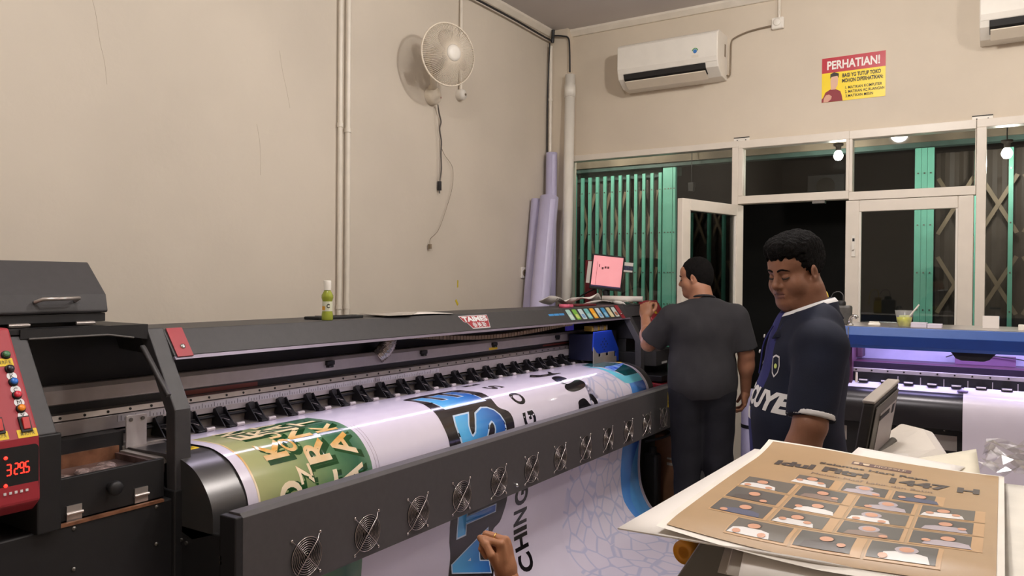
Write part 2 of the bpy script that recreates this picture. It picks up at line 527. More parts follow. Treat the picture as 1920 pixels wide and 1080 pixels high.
# ================================================================ things on the walls
def clampring(b, x, y, z, r):
    b.cyl((x, y, z - .012), (x, y, z + .012), r + .004, n=14)
    b.box(x - r - .02, x - r + .004, y - .006, y + .006, z - .006, z + .006)
def conduit(x, y, z0, z1, r, lab, zs=(), ext=None):
    t = thing('conduit_pipe', lab, 'pipe', (x, y, z0), group='conduits on the long wall')
    b = MB(); b.cyl((x, y, z0), (x, y, z1), r, n=16); b.build('pipe', m_pipe, t)
    for z in zs:
        b = MB(); clampring(b, x, y, z, r); b.build('pipe_clamp', m_pipe, t)
    return t
xc = XW + 0.018
conduit(xc, 3.112, 0.1, ZC - .05, 0.0125, 'thin painted conduit, left one of the pair on the long wall', (2.39, 1.38))
conduit(xc, 3.172, 0.1, ZC - .05, 0.0155, 'thicker painted conduit, right one of the pair on the long wall', (2.37, 1.38))
conduit(xc, 4.237, 2.82, ZC - .05, 0.011, 'short painted conduit running up from the switch above the fan', (3.45,))
conduit(-3.105, 5.445, 0.0, 3.43, 0.015, 'painted conduit running down the room corner behind the rolls', (3.0,))
# black cable draped along the ceiling edge and down the corner
pts = [(XW + .047, 1.0 + .55 * k, 3.505 - 0.03 * abs(math.sin(k * 1.7)) - .012) for k in range(9)] + [(XW + .06, 5.41, 3.49)]
t = thing('draped_cable', 'black cable sagging along the ceiling edge of the long wall', 'cable', (XW + .03, 4.5, 3.5))
b = MB(); b.tube(catmull(pts, 8), 0.008, 8); b.build('long_run', m_cable, t)
b = MB(); b.tube(catmull([(XW + .06, 5.41, 3.49), (-3.05, 5.42, 3.50), (-2.99, 5.43, 3.49), (-2.945, 5.445, 3.47), (-2.935, 5.448, 3.38), (-2.932, 5.45, 3.20)], 6), 0.007, 8); b.build('corner_loop', m_cable, t)
b = MB(); b.tube([(-3.07, 5.42, 3.55), (-3.075, 5.422, 3.49), (-3.08, 5.425, 3.45)], .014, 8); b.build('sleeve', m_cable, t)
b = MB(); b.tube(catmull([(-3.10, 5.42, 3.45), (-3.118, 5.42, 3.0), (-3.118, 5.42, 2.4)], 6), 0.005, 6); b.build('down_run', m_cable, t)

# wall fan
FC = Vector((-2.86, 3.76, 2.905)); FR = 0.185
fx = Vector((0.93, -0.34, -0.06)).normalized()      # the way it blows
t = thing('wall_fan', 'white oscillating fan mounted high on the long wall', 'fan', (XW, 3.80, 2.68))
m_fan = mat('fan_plastic', (226, 214, 196), 0.4, var=.02)
m_fanb = mat('fan_blade', (172, 158, 144), 0.35, var=.03)
fu = fx.cross(Vector((0, 0, 1))).normalized(); fv = fu.cross(fx).normalized()
def fp(a, r, d): return FC + fu * r * math.cos(a) + fv * r * math.sin(a) + fx * d
b = MB(); N = 96
for k in range(N):
    a = 2 * PI * k / N
    b.tube([fp(a, 0.05, 0.062), fp(a + .10, 0.11, 0.056), fp(a + .18, 0.165, 0.035), fp(a + .2, FR, 0.0)], 0.0019, 4)
b.build('front_guard', m_fan, t)
b = MB(); N = 60
for k in range(N):
    a = 2 * PI * k / N
    b.tube([fp(a, 0.05, -0.075), fp(a, 0.14, -0.065), fp(a, FR, 0.0)], 0.0016, 4)
b.build('rear_guard', m_fan, t)
b = MB(); b.tube([fp(2 * PI * k / 60, FR + .002, 0) for k in range(60)], 0.0055, 8, closed=True); b.build('guard_ring', m_fan, t)
b = MB(); b.lathe([(0.0, .074), (0.03, .072), (0.048, .066), (.05, .058), (0, .055)], FC, 28, axis=fx); b.build('centre_badge', m_whitepl, t)
for k in range(3):
    a0 = 2 * PI * k / 3 + 1.15
    g = []
    for i in range(9):
        r = 0.03 + 0.118 * i / 8
        wv = 0.34 + 0.5 * math.sin(PI * min(1, i / 8 * .62 + .12))
        if i == 8: wv *= 0.8
        g.append([fp(a0 + wv * (j / 6 - .5) + .25 * i / 8, r * (1 - .06 * abs(j / 3 - 1) ** 2 * (i > 6)), 0.0 + .028 * (j / 6 - .5)) for j in range(7)])
    b = MB(); b.sheet(g, 0, .003); b.build('blade', m_fanb, t)
b = MB(); b.cyl(FC - fx * .02, FC + fx * .03, 0.034, n=20); b.build('hub', m_fanb, t)
b = MB(); b.lathe([(0.0, -.205), (.04, -.20), (.062, -.17), (.066, -.10), (.05, -.07), (0, -.07)], FC, 24, axis=fx); b.build('motor_housing', m_fan, t)
base = Vector((XW, 3.90, 2.72))
b = MB(); b.tube(catmull([FC - fx * .15 - Vector((0, 0, .03)), FC - fx * .17 - Vector((0, 0, .12)), Vector((XW + .07, 3.88, 2.77)), base + Vector((.03, 0, .04))], 6), .022, 10); b.build('neck', m_fan, t)
b = MB(); b.lathe([(0.058, 0), (.058, .03), (.05, .052), (.025, .066), (0, .068)], base + Vector((0.001, .03, 0)), 24, axis=(1, 0, 0)); b.build('wall_base', m_fan, t)
b = MB(); b.cyl(base + Vector((.05, .055, -.01)), base + Vector((.066, .06, -.01)), .006, n=8); b.build('indicator', mat('red_dot', (150, 50, 50), .4), t)
# cord and pull strings
pts = [base + Vector((.03, .07, -.05)), Vector((XW + .02, 4.0, 2.62)), Vector((XW + .018, 4.022, 2.57)), Vector((XW + .018, 4.008, 2.52)), Vector((XW + .018, 4.028, 2.44)), Vector((XW + .018, 4.024, 2.36)), Vector((XW + .018, 4.03, 2.26)), Vector((XW + .018, 4.012, 2.18))]
b = MB(); b.tube(catmull(pts, 6), .005, 8); b.build('power_cord', mat('grey_cable', (88, 80, 74), .5), t)
b = MB(); b.box(XW + .008, XW + .03, 4.0, 4.018, 2.12, 2.18); b.cyl((XW + .02, 4.005, 2.1), (XW + .02, 4.005, 2.12), .002, n=6); b.cyl((XW + .02, 4.013, 2.1), (XW + .02, 4.013, 2.12), .002, n=6); b.build('plug', m_cable, t, bevel=.003)
b = MB(); b.tube([base + Vector((.035, .06, -.055)), (XW + .02, 4.0, 2.4), (XW + .02, 4.003, 2.17)], .0018, 5); b.build('pull_string', m_pipe, t)
pts = [(XW + .02, 4.02, 2.41), (XW + .02, 4.06, 2.36), (XW + .02, 4.13, 2.31), (XW + .02, 4.155, 2.26), (XW + .02, 4.145, 2.15), (XW + .02, 4.08, 2.0), (XW + .02, 4.0, 1.86), (XW + .02, 3.92, 1.8), (XW + .02, 3.915, 1.76)]
b = MB(); b.tube(catmull(pts, 6), .0016, 5); b.box(XW + .012, XW + .026, 3.905, 3.925, 1.735, 1.765); b.build('loose_wire', m_lattice, t)
# switch beside the fan, socket near the rolls
t = thing('switch_box', 'small white round switch box beside the fan base', 'switch', (XW, 4.22, 2.79))
b = MB(); b.lathe([(0.038, 0), (.038, .03), (.03, .05), (0, .052)], (XW, 4.236, 2.79), 24, axis=(1, 0, 0)); b.build('switch_cover', m_whitepl, t)
b = MB(); b.cyl((XW + .05, 4.245, 2.79), (XW + .056, 4.245, 2.79), .008, n=10); b.build('switch_button', m_lattice, t)
t = thing('power_socket', 'white wall socket beside the leaning lavender rolls', 'socket', (XW, 5.0, 1.595))
b = MB(); b.box(XW, XW + .012, 5.05, 5.135, 1.555, 1.64); b.build('socket_plate', m_whitepl, t, bevel=.004)
b = MB(); b.lathe([(.026, .012), (.026, .016), (.018, .016), (.016, .006), (0, .006)], (XW, 5.093, 1.597), 20, axis=(1, 0, 0)); b.build('socket_ring', m_lattice, t)
for dy in (-.008, .008):
    b = MB(); b.cyl((XW + .006, 5.093 + dy, 1.597), (XW + .014, 5.093 + dy, 1.597), .003, n=8); b.build('socket_hole', m_black, t)
m_yel = mat('yellow_tape', (214, 190, 40), .5)
b = MB(); b.box(XW, XW + .001, 4.237, 4.25, 1.485, 1.535); tag(b.build('tape_scrap', m_yel), 'upper yellow tape scrap on the wall above the printer', 'tape', 'yellow tape scraps on the wall')
b = MB(); b.obox((XW + .0008, 4.234, 1.384), ((0, .6, -.8), (1, 0, 0), (0, .8, .6)), (.022, .0007, .009)); tag(b.build('tape_scrap', m_yel), 'lower yellow tape scrap on the wall above the printer', 'tape', 'yellow tape scraps on the wall')
# hairline cracks in the plaster are part of the wall itself
def crack(pts, r=.0006):
    b = MB(); b.tube(catmull([(XW + .0004, y, z) for y, z in pts], 5), r, 4); return b
m_crack = mat('crack', (182, 168, 150), .8)
w = bpy.data.objects['wall_left']
for pts in ([(1.70, 2.87), (1.71, 2.75), (1.75, 2.62), (1.77, 2.5), (1.79, 2.42), (1.80, 2.33)], [(2.70, 2.70), (2.72, 2.6), (2.75, 2.5), (2.77, 2.42)], [(2.56, 2.3), (2.58, 2.2), (2.585, 2.05)]):
    crack(pts).build('plaster_crack', m_crack, w)

# air conditioners
m_acslot = mat('ac_slot', (30, 28, 27), .6)
def aircon(x0, x1, lab):
    t = thing('air_conditioner', lab, 'air conditioner', ((x0 + x1) / 2, YB, 3.0), group='air conditioners on the back wall')
    prof = [(YB, 3.31), (YB - .19, 3.31), (YB - .215, 3.295), (YB - .225, 3.26), (YB - .225, 3.10), (YB - .205, 3.05), (YB - .12, 2.998), (YB, 2.99)]
    b = MB(); b.prism(prof, 'x', x0, x1); b.build('housing', m_whitepl, t, bevel=.006)
    b = MB(); b.prism([(YB - .222, 3.295), (YB - .232, 3.28), (YB - .234, 3.12), (YB - .222, 3.085), (YB - .218, 3.09)], 'x', x0 + .004, x1 - .004); b.build('front_panel', m_whitepl, t, bevel=.003)
    b = MB(); b.prism([(YB - .2235, 3.083), (YB - .2115, 3.048), (YB - .16, 3.0155), (YB - .15, 3.03), (YB - .2, 3.08)], 'x', x0 + .05, x1 - .09); b.build('air_outlet', m_acslot, t)
    b = MB(); b.prism([(YB - .205, 3.027), (YB - .135, 2.986), (YB - .132, 2.992), (YB - .203, 3.034)], 'x', x0 + .055, x1 - .095); b.build('louvre', m_fan, t)
    return t
t = aircon(-2.465, -1.70, 'white split air conditioner above the left window')
V, F = disc2d(.014); b = MB(); b.flat(V, F, (-1.86, YB - .236, 3.17), (1, 0, 0), (0, 0, 1)); b.build('round_sticker', mat('sticker_blue', (60, 120, 190), .4), t)
b = MB()
for k in range(8):
    a = PI * .1 + k * .35; b.flat(*disc2d(.004, 8), (-1.86 + .02 * math.cos(a), YB - .236, 3.17 + .02 * math.sin(a)), (1, 0, 0), (0, 0, 1))
b.build('sticker_ring', mat('sticker_green', (70, 150, 90), .4), t)
V, F = rect2d(.05, .018); b = MB(); b.flat(V, F, (-1.86, YB - .236, 3.135), (1, 0, 0), (0, 0, 1)); b.build('sticker_label', m_pipe, t)
b = MB(); b.box(-1.7005, -1.699, YB - .07, YB - .045, 3.15, 3.24); b.build('side_label', m_lattice, t)
aircon(-0.135, 0.63, 'white split air conditioner at the right edge of the photo')
t = thing('junction_box', 'white junction box under the ceiling right of the air conditioner', 'junction box', (-1.34, YB, 3.34))
b = MB(); b.box(-1.385, -1.30, YB - .035, YB, 3.30, 3.38); b.build('box_body', m_whitepl, t, bevel=.01)
b = MB(); b.lathe([(.026, 0), (.026, .004), (.02, .008), (0, .008)], (-1.345, YB - .035, 3.345), 20, axis=(0, -1, 0)); b.build('round_cover', m_whitepl, t)
b = MB(); b.cyl((-1.335, YB - .016, 3.38), (-1.335, YB - .016, ZC - .02), .011, n=12); b.build('feed_pipe', m_pipe, t)
b = MB(); b.tube(catmull([(-1.385, YB - .02, 3.33), (-1.48, YB - .015, 3.325), (-1.56, YB - .015, 3.315), (-1.64, YB - .015, 3.29), (-1.668, YB - .015, 3.26), (-1.672, YB - .015, 3.15), (-1.675, YB - .02, 3.03), (-1.69, YB - .04, 3.02)], 6), .006, 8); b.build('cable', m_lattice, t)

# warning poster
t = thing('warning_poster', 'red and yellow warning poster high on the back wall', 'poster', (-.857, YB - .003, 2.757))
PX0, PX1, PZ0, PZ1 = -1.052, -0.661, 2.757, 3.053
m_pred = mat('poster_red', (186, 34, 52), .35, var=.02); m_pyel = mat('poster_yellow', (246, 214, 10), .35, var=.02)
m_pink = mat('print_black', (40, 32, 24), .5); m_pwh = mat('print_white', (240, 232, 226), .5)
b = MB(); b.box(PX0, PX1, YB - .003, YB - .0005, PZ0, PZ1); b.build('sheet', m_pyel, t)
def pt(u, v): return Vector((PX0 + (PX1 - PX0) * u, 0, PZ0 + (PZ1 - PZ0) * v))
def plate(b, s, u, v, w, h, m=0, y=.0052, bold=0.0, sp=1.0):
    V, F = text2d(s, w * (PX1 - PX0), h * (PZ1 - PZ0), bold, sp)
    p = pt(u, v); b.flat(V, F, (p.x, YB - y, p.z), (1, 0, 0), (0, 0, 1), m)
b = MB(); p, q = pt(0, .66), pt(1, 1); b.box(p.x, q.x, YB - .004, YB - .003, p.z, q.z); b.build('heading_band', m_pred, t)
b = MB(); plate(b, 'PERHATIAN!', .50, .825, .83, .2, bold=.03); b.build('heading', m_pwh, t)
b = MB(); plate(b, 'BAGI YG TUTUP TOKO', .63, .565, .60, .09, bold=.03); plate(b, 'MOHON DIPERHATIKAN:', .645, .445, .635, .09, bold=.03)
plate(b, '1. MATIKAN KOMPUTER', .665, .285, .57, .062, bold=.01); plate(b, '2. MATIKAN AC RUANGAN', .68, .19, .61, .062, bold=.01); plate(b, '3.MATIKAN MESIN', .60, .095, .43, .062, bold=.01)
b.build('notice_text', m_pink, t)
def pshape(pts, m, name, y):
    b = MB(); b.add([(pt(*p).x, YB - y, pt(*p).z) for p in pts], [tuple(range(len(pts)))]); b.build(name, m, t)
pshape([(0, 0), (.34, 0), (.325, .12), (.30, .22), (.22, .28), (.14, .28), (.06, .22), (.03, .12), (0, .07)], mat('figure_red', (140, 34, 44), .5), 'figure_shirt', .0045)
pshape([(.15, .27), (.22, .27), (.255, .36), (.265, .50), (.25, .60), (.17, .60), (.14, .48), (.145, .36)], mat('figure_skin', (222, 178, 152), .5), 'figure_head', .0049)
pshape([(.135, .52), (.155, .56), (.25, .575), (.27, .52), (.275, .62), (.20, .66), (.14, .63)], m_pink, 'figure_hair', .0052)
pshape([(.03, 0), (.10, 0), (.155, .06), (.165, .12), (.12, .17), (.07, .16), (.035, .09)], mat('figure_fist', (214, 160, 136), .5), 'figure_hand', .0052)

# rolls of vinyl standing in the corner
m_lav = mat('vinyl_lavender', (196, 190, 222), .35, var=.02)
m_lavd = mat('vinyl_core_card', (160, 140, 110), .7)
def roll(p0, p1, r, lab, m, name='vinyl_roll', flap=None):
    t = thing(name, lab, 'roll', p0, group='vinyl rolls in the corner')
    p0, p1 = Vector(p0), Vector(p1); d = (p1 - p0).normalized()
    b = MB(); b.lathe([(r * .45, 0), (r, 0), (r, (p1 - p0).length), (r * .45, (p1 - p0).length)], p0, 32, axis=d); b.build('wound_sheet', m, t)
    b = MB(); b.lathe([(r * .3, -.004), (r * .45, -.004), (r * .45, (p1 - p0).length + .006), (r * .3, (p1 - p0).length + .006)], p0, 24, axis=d); b.build('core', m_lavd, t)
    u = d.orthogonal().normalized()
    b = MB(); b.sheet([[p0 + Vector((r * math.cos(a) * 1.03, -r * math.sin(a) * 1.03, z * d.z)) + d * 0 + Vector((d.x * z, d.y * z, 0)) for a in (0.9, .7, .5, .35)] for z in np.linspace(.02, (p1 - p0).length - .02, 6)], 0); b.build('loose_edge', m, t)
    return t
roll((-3.055, 5.37, 0.0), (-3.058, 5.39, 2.56), .045, 'slim lavender vinyl roll, tallest of the three in the corner', m_lav)
roll((-2.86, 4.66, 0.0), (-2.962, 5.19, 2.18), .072, 'thick lavender vinyl roll leaning in front of the slim one', m_lav)
roll((-3.055, 4.87, 0.0), (-3.078, 5.20, 2.17), .045, 'lavender vinyl roll, nearest the wall socket', m_lav)
t = thing('drain_pipe', 'white plastic pipe leaning in the room corner', 'pipe', (-2.86, 5.32, 0))
b = MB(); b.lathe([(.033, 0), (.04, 0), (.04, 3.18), (.033, 3.18)], (-2.88, 5.30, 0), 24, axis=(-.015, .047, 1)); b.build('pipe', m_whitepl, t)
b = MB(); b.lathe([(.04, 3.0), (.045, 3.0), (.045, 3.1), (.04, 3.1)], (-2.88, 5.30, 0), 24, axis=(-.015, .047, 1)); b.build('coupling', m_whitepl, t)
# ================================================================ the large printer along the long wall
m_fpan = mat('panel_charcoal', (76, 72, 73), 0.5, var=.05, scale=40, bump=.05, bscale=400)
m_char = mat('charcoal_powder_coat', (61, 59, 61), 0.5, var=.05, scale=40, bump=.05, bscale=400)
m_charl = mat('charcoal_light', (92, 88, 86), 0.45, var=.05, scale=40)
m_blackp = mat('black_powder_coat', (30, 29, 31), 0.5, var=.1, scale=20)
m_red = mat('red_paint', (164, 50, 60), 0.4, var=.03)
m_alu = mat('brushed_aluminium', (190, 182, 178), 0.32, metal=.75, var=.06, scale=30)
m_alul = mat('pale_aluminium', (192, 184, 182), 0.35, metal=.3, var=.04, scale=30)
m_plate = mat('platen_grey', (150, 142, 136), 0.45, metal=.2, var=.05)
m_drum = mat('drum_graphite', (92, 90, 90), 0.3, metal=.6, var=.05)
m_yl = mat('yellow_label', (232, 196, 30), 0.5, var=.02)
m_ink = mat('label_ink', (30, 26, 20), 0.5)
m_copper = mat('stained_copper', (150, 104, 78), 0.4, metal=.5, var=.3, scale=25)
m_lip = mat('lip_led_tint', (128, 118, 134), 0.4, metal=.3, var=.03)  # lilac of the LED light put into the lip's own colour
m_led = mat('led_red', (255, 60, 40), .4, emit=(255, 40, 30), estr=4.0)
m_ledb = mat('led_blue', (60, 80, 255), .4, emit=(50, 70, 255), estr=5.0)
m_wht = mat('label_white', (232, 230, 232), .5)
m_blue = mat('carriage_blue', (24, 60, 168), .35, var=.03)
m_wire = mat('bright_wire', (200, 190, 186), .22, metal=1.0)
m_hole = mat('grille_dark', (22, 20, 22), .6)

PR = thing('large_format_printer', 'long charcoal and red banner printer standing along the beige wall', 'printer', (-2.3, 3.1, 0))
Y0, Y1 = 1.445, 4.87
def part(name, m, fn, bevel=0.0, parent=None):
    b = MB(); fn(b); return b.build(name, m, parent or PR, bevel=bevel)
# top hood beam
hood = part('hood_beam', m_char, lambda b: b.prism([(-2.2, 1.372), (-2.14, 1.293), (-2.18, 1.285), (-2.44, 1.30), (-2.48, 1.372)], 'y', Y0, Y1), .003)
part('hood_lip', m_lip, lambda b: b.prism([(-2.141, 1.292), (-2.134, 1.282), (-2.16, 1.279), (-2.17, 1.284)], 'y', Y0, Y1))
# red end strips with a screw each
def strip(y, w):
    st = part('red_strip', m_red, lambda b: b.prism([(-2.198, 1.3735), (-2.137, 1.292), (-2.1365, 1.289), (-2.134, 1.2915), (-2.196, 1.376)], 'y', y, y + w))
    part('strip_screw', m_chrome, lambda b: b.lathe([(.009, 0), (.009, .003), (.004, .005), (0, .004)], (-2.155, y + w * .55, 1.3195), 12, axis=(.8, 0, .6)), parent=st)
strip(1.452, .055); strip(4.735, .05)
# maker's plate
fx2 = Vector((.8, 0, .6)); fup = Vector((-.6, 0, .8)).normalized(); fyd = Vector((0, 1, 0))
ctr = Vector((-2.17, 3.09, 1.3325)) + fx2 * .002
pl = [(-.115, .032), (.118, .032), (.112, .01), (.088, -.036), (-.055, -.036), (-.075, -.006), (-.098, .002)]
em = part('maker_badge', m_red, lambda b: (b.flat(pl, [tuple(range(7))], ctr, fyd, fup), b.flat(pl, [tuple(range(7))], ctr - fx2 * .003, fyd, fup)))
def f(b):
    V, F = text2d('TAIMES', .205, .03, .05); b.flat(V, F, ctr + fup * .014 + fx2 * .0015, fyd, fup)
    V, F = text2d('泰美斯', .115, .03, .01, 1.2); b.flat(V, F, ctr - fup * .02 + fx2 * .0015 + fyd * .012, fyd, fup)
part('badge_lettering', m_wht, f, parent=em)
part('badge_rim', m_wht, lambda b: b.flat([(p[0] * 1.035, p[1] * 1.12) for p in pl], [tuple(range(7))], ctr - fx2 * .0008, fyd, fup), parent=em)
# cartridge stickers
cols = [((150, 190, 214), (200, 214, 220)), ((168, 204, 196), (214, 228, 220)), ((120, 180, 70), (200, 210, 120)), ((206, 224, 228), (130, 170, 210)), ((120, 196, 196), (190, 220, 216)), ((240, 166, 30), (236, 206, 120)), ((198, 220, 232), (120, 170, 210)), ((70, 150, 200), (160, 206, 226)), ((226, 212, 160), (240, 228, 190)), ((214, 226, 222), (190, 120, 90))]
for k in range(3):
    y = 3.845 + .062 * k
    c = Vector((-2.17, y, 1.3325 - .004)) + fx2 * .0022
    s = part('cartridge_sticker', mat('sticker_sky_%d' % k, (206, 216, 222), .4), lambda b: b.flat(*rect2d(.058, .04, .003), c, fyd, fup))
    part('sticker_band', mat('sticker_band_%d' % k, (70, 150, 214), .4), lambda b: b.flat(*rect2d(.058, .014), c + fup * .012 + fx2 * .0006, fyd, fup), parent=s)
for k in range(9):
    y = 4.062 + .0785 * k
    c = Vector((-2.17, y, 1.3325)) + fx2 * .0024
    a, d = cols[k + 1]
    s = part('cartridge_sticker', mat('sticker_a%d' % k, a, .4), lambda b: b.flat(*rect2d(.055, .075, .008), c, fyd, fup))
    part('sticker_picture', mat('sticker_b%d' % k, d, .4), lambda b: b.flat(*rect2d(.04, .03, .012), c - fup * .014 + fx2 * .0006, fyd, fup), parent=s)
# back panel of the bay, rail extrusion and its strips
part('rear_panel', m_blackp, lambda b: b.box(-2.52, -2.48, .62, 5.5, .55, 1.36))
def rails(b):
    b.prism([(-2.475, 1.188), (-2.46, 1.2), (-2.43, 1.2), (-2.42, 1.186), (-2.42, 1.144), (-2.43, 1.14), (-2.475, 1.14)], 'y', .95, 4.9)
rl = part('rail_extrusion', m_alul, rails, .002)
part('rail_groove', m_blackp, lambda b: b.box(-2.475, -2.435, .95, 4.9, 1.112, 1.142))
gl = part('rail_warning_text', mat('dull_red_print', (120, 50, 40), .5), lambda b: b.box(-2.4352, -2.4348, 4.2, 4.55, 1.122, 1.132), parent=rl)
part('rail_warning_text', MATS['dull_red_print'], lambda b: b.box(-2.4352, -2.4348, 1.62, 2.0, 1.118, 1.134), parent=rl)
part('guide_bar', m_alu, lambda b: b.prism([(-2.435, 1.116), (-2.412, 1.112), (-2.408, 1.094), (-2.435, 1.09)], 'y', .95, 4.9), .001)
part('front_plate', m_alul, lambda b: b.box(-2.435, -2.403, .98, 4.9, 1.048, 1.091), .001)
def holes(b, y): b.cyl((-2.4085, y, 1.103), (-2.4065, y, 1.1035), .0045, n=8)
gb = [o for o in kids(PR) if o.name.startswith('guide_bar')][0]
h0 = None
for k in range(52):
    y = 1.02 + .0745 * k
    if h0 is None:
        b = MB(); b.cyl((-.001, 0, 0), (.0015, 0, 0), .0045, n=8); h0 = b.build('rail_bolt', m_ink, gb, world=False); h0.location = (-2.41 + 2.3, y - 3.1, 1.103)
    else: dup(h0, gb, (-2.41 + 2.3, y - 3.1, 1.103))
# ruler strips
fp_ = [o for o in kids(PR) if o.name.startswith('front_plate')][0]
m_rul = mat('ruler_tape', (206, 202, 206), .4)
for (a, c) in ((1.42, 2.62), (2.66, 3.1)):
    r_ = part('ruler_strip', m_rul, lambda b: b.box(-2.4025, -2.4015, a, c, 1.068, 1.088), parent=fp_)
def ticks(b):
    y = 1.43
    while y < 3.09:
        b.box(-2.4014, -2.4012, y, y + .002, 1.070, 1.070 + (.016 if int((y - 1.43) / .0125 + .5) % 4 == 0 else .009)); y += .0125
t_ = part('ruler_marks', m_char, ticks, parent=fp_); tag(t_, kind='stuff')
# small black latches on the rail
for y in (1.62, 2.36, 2.99, 3.62, 4.35):
    l_ = part('rail_latch', m_blackp, lambda b: (b.box(-2.42, -2.405, y - .022, y + .022, 1.168, 1.186), b.box(-2.42, -2.402, y - .016, y + .012, 1.158, 1.17)), .002)
    part('latch_screw', m_chrome, lambda b: b.cyl((-2.403, y - .01, 1.162), (-2.4, y - .01, 1.162), .004, n=8), parent=l_)
part('rail_label', m_yl, lambda b: b.box(-2.4198, -2.419, 3.575, 3.66, 1.144, 1.158))
# platen, slot and pinch axle
part('platen_rear', m_plate, lambda b: b.box(-2.47, -2.338, 1.40, 4.9, .93, 1.0), .002)
part('pinch_axle', m_blackp, lambda b: b.cyl((-2.398, 1.42, 1.034), (-2.398, 4.88, 1.034), .0055, n=12))
part('platen_upstand', m_plate, lambda b: b.box(-2.418, -2.413, 1.40, 4.9, .99, 1.04))
# 21 pinch clamps
def clamp(y):
    r = part('pinch_clamp', m_blackp, lambda b: (
        b.box(-2.41, -2.38, y - .014, y + .014, 1.005, 1.04), b.prism([(-2.39, 1.04), (-2.365, 1.03), (-2.318, 1.006), (-2.325, .999), (-2.40, 1.0)], 'y', y - .010, y + .013),
        b.box(-2.34, -2.32, y - .016, y + .026, 1.0, 1.008)), .0015)
    for dy in (-.024, .016):
        part('clamp_cheek', m_blackp, lambda b: b.prism([(-2.402, 1.062), (-2.39, 1.066), (-2.378, 1.05), (-2.335, 1.004), (-2.41, 1.003)], 'y', y + dy, y + dy + .004), parent=r)
    part('clamp_tab', m_char, lambda b: b.prism([(y - .018, 1.035), (y + .018, 1.035), (y + .016, 1.055), (y + .01, 1.066), (y - .01, 1.066), (y - .016, 1.055)], 'x', -2.402, -2.397), parent=r)
    part('clamp_roller', m_alul, lambda b: b.cyl((-2.322, y + .014, 1.0075), (-2.322, y + .046, 1.0075), .008, n=12), parent=r)
    part('clamp_spring', m_alul, lambda b: b.tube(catmull([(-2.372, y - .012, 1.03), (-2.355, y - .002, 1.026), (-2.35, y + .01, 1.02), (-2.352, y + .016, 1.016)], 4), .0014, 5), parent=r)
    return r
c0 = clamp(1.565)
for y in [1.675] + [1.80 + .1425 * k for k in range(20)]:
    dup(c0, PR, (0, y - 1.565, 0))
# side posts
def post(y0, y1):
    part('side_post', m_char, lambda b: b.prism([(-2.48, 1.378), (-2.2, 1.378), (-2.06, 1.141), (-2.055, .86), (-2.10, .86), (-2.105, 1.13), (-2.23, 1.345), (-2.48, 1.345)], 'y', y0, y1), .004)
post(1.392, 1.446); post(4.872, 4.93)
part('inner_bar', m_char, lambda b: b.tube([(-2.175, 1.36, 1.325), (-2.165, 1.36, 1.318), (-2.09, 1.362, 1.235), (-2.045, 1.362, 1.19)], .009, 4))
part('post_foot', m_blackp, lambda b: b.box(-2.36, -2.05, 1.386, 1.45, .55, .905), .004)
part('post_foot', m_blackp, lambda b: b.box(-2.36, -2.05, 4.87, 4.935, .2, .905), .004)
part('end_plate', m_alul, lambda b: b.box(-2.335, -2.33, 1.405, 1.475, .992, 1.096), .002)
for y in (1.42, 1.46):
    part('end_plate_bolt', m_screw, lambda b: b.cyl((-2.33, y, 1.082), (-2.326, y, 1.082), .006, n=10))
part('platen_end', m_plate, lambda b: (b.box(-2.335, -2.17, 1.415, 1.53, .985, .996), b.prism([(-2.33, .99), (-2.33, .975), (-2.12, .975), (-2.14, .99)], 'y', 1.385, 1.47)))
# heater drum under the banner
BP = [(-2.34, 1.0), (-2.12, 1.005), (-2.05, .997), (-1.985, .972), (-1.935, .925), (-1.905, .87), (-1.90, .8), (-1.925, .70), (-1.95, .5), (-1.955, .33), (-1.93, .2), (-1.86, .09), (-1.74, .035), (-1.5, .008), (-1.4, .006), (-1.25, .006)]
dp = catmull([(p[0] - (.004 if i > 1 else 0), p[1] - .005) for i, p in enumerate(BP[:7])], 8)
drum = part('heater_drum', m_drum, lambda b: b.prism(dp + [(-1.925, .79), (-2.0, .765), (-2.34, .86)], 'y', 1.41, 4.72, smooth=False))
for p in drum.data.polygons: p.use_smooth = len(p.vertices) == 4
drum.data.set_sharp_from_angle(angle=0.6)
def dlabel(y0, y1):
    g = [[(-2.155 + .055 * i / 6 , y, 1.0005 + .001 - .0000 * i + (0.0 if i < 3 else -.0006 * (i - 2) ** 1.6)) for y in (y0, y1)] for i in range(7)]
    b = MB(); b.sheet(g); l = b.build('drum_label', m_yl, drum, recalc=False)
    b = MB(); b.flat(*text2d('注意  高温', (y1 - y0) * .8, .02), (-2.138, (y0 + y1) / 2, 1.0035), (0, 1, 0), (-1, 0, 0)); b.build('drum_label_text', m_ink, l)
dlabel(1.425, 1.52); dlabel(4.645, 4.71)

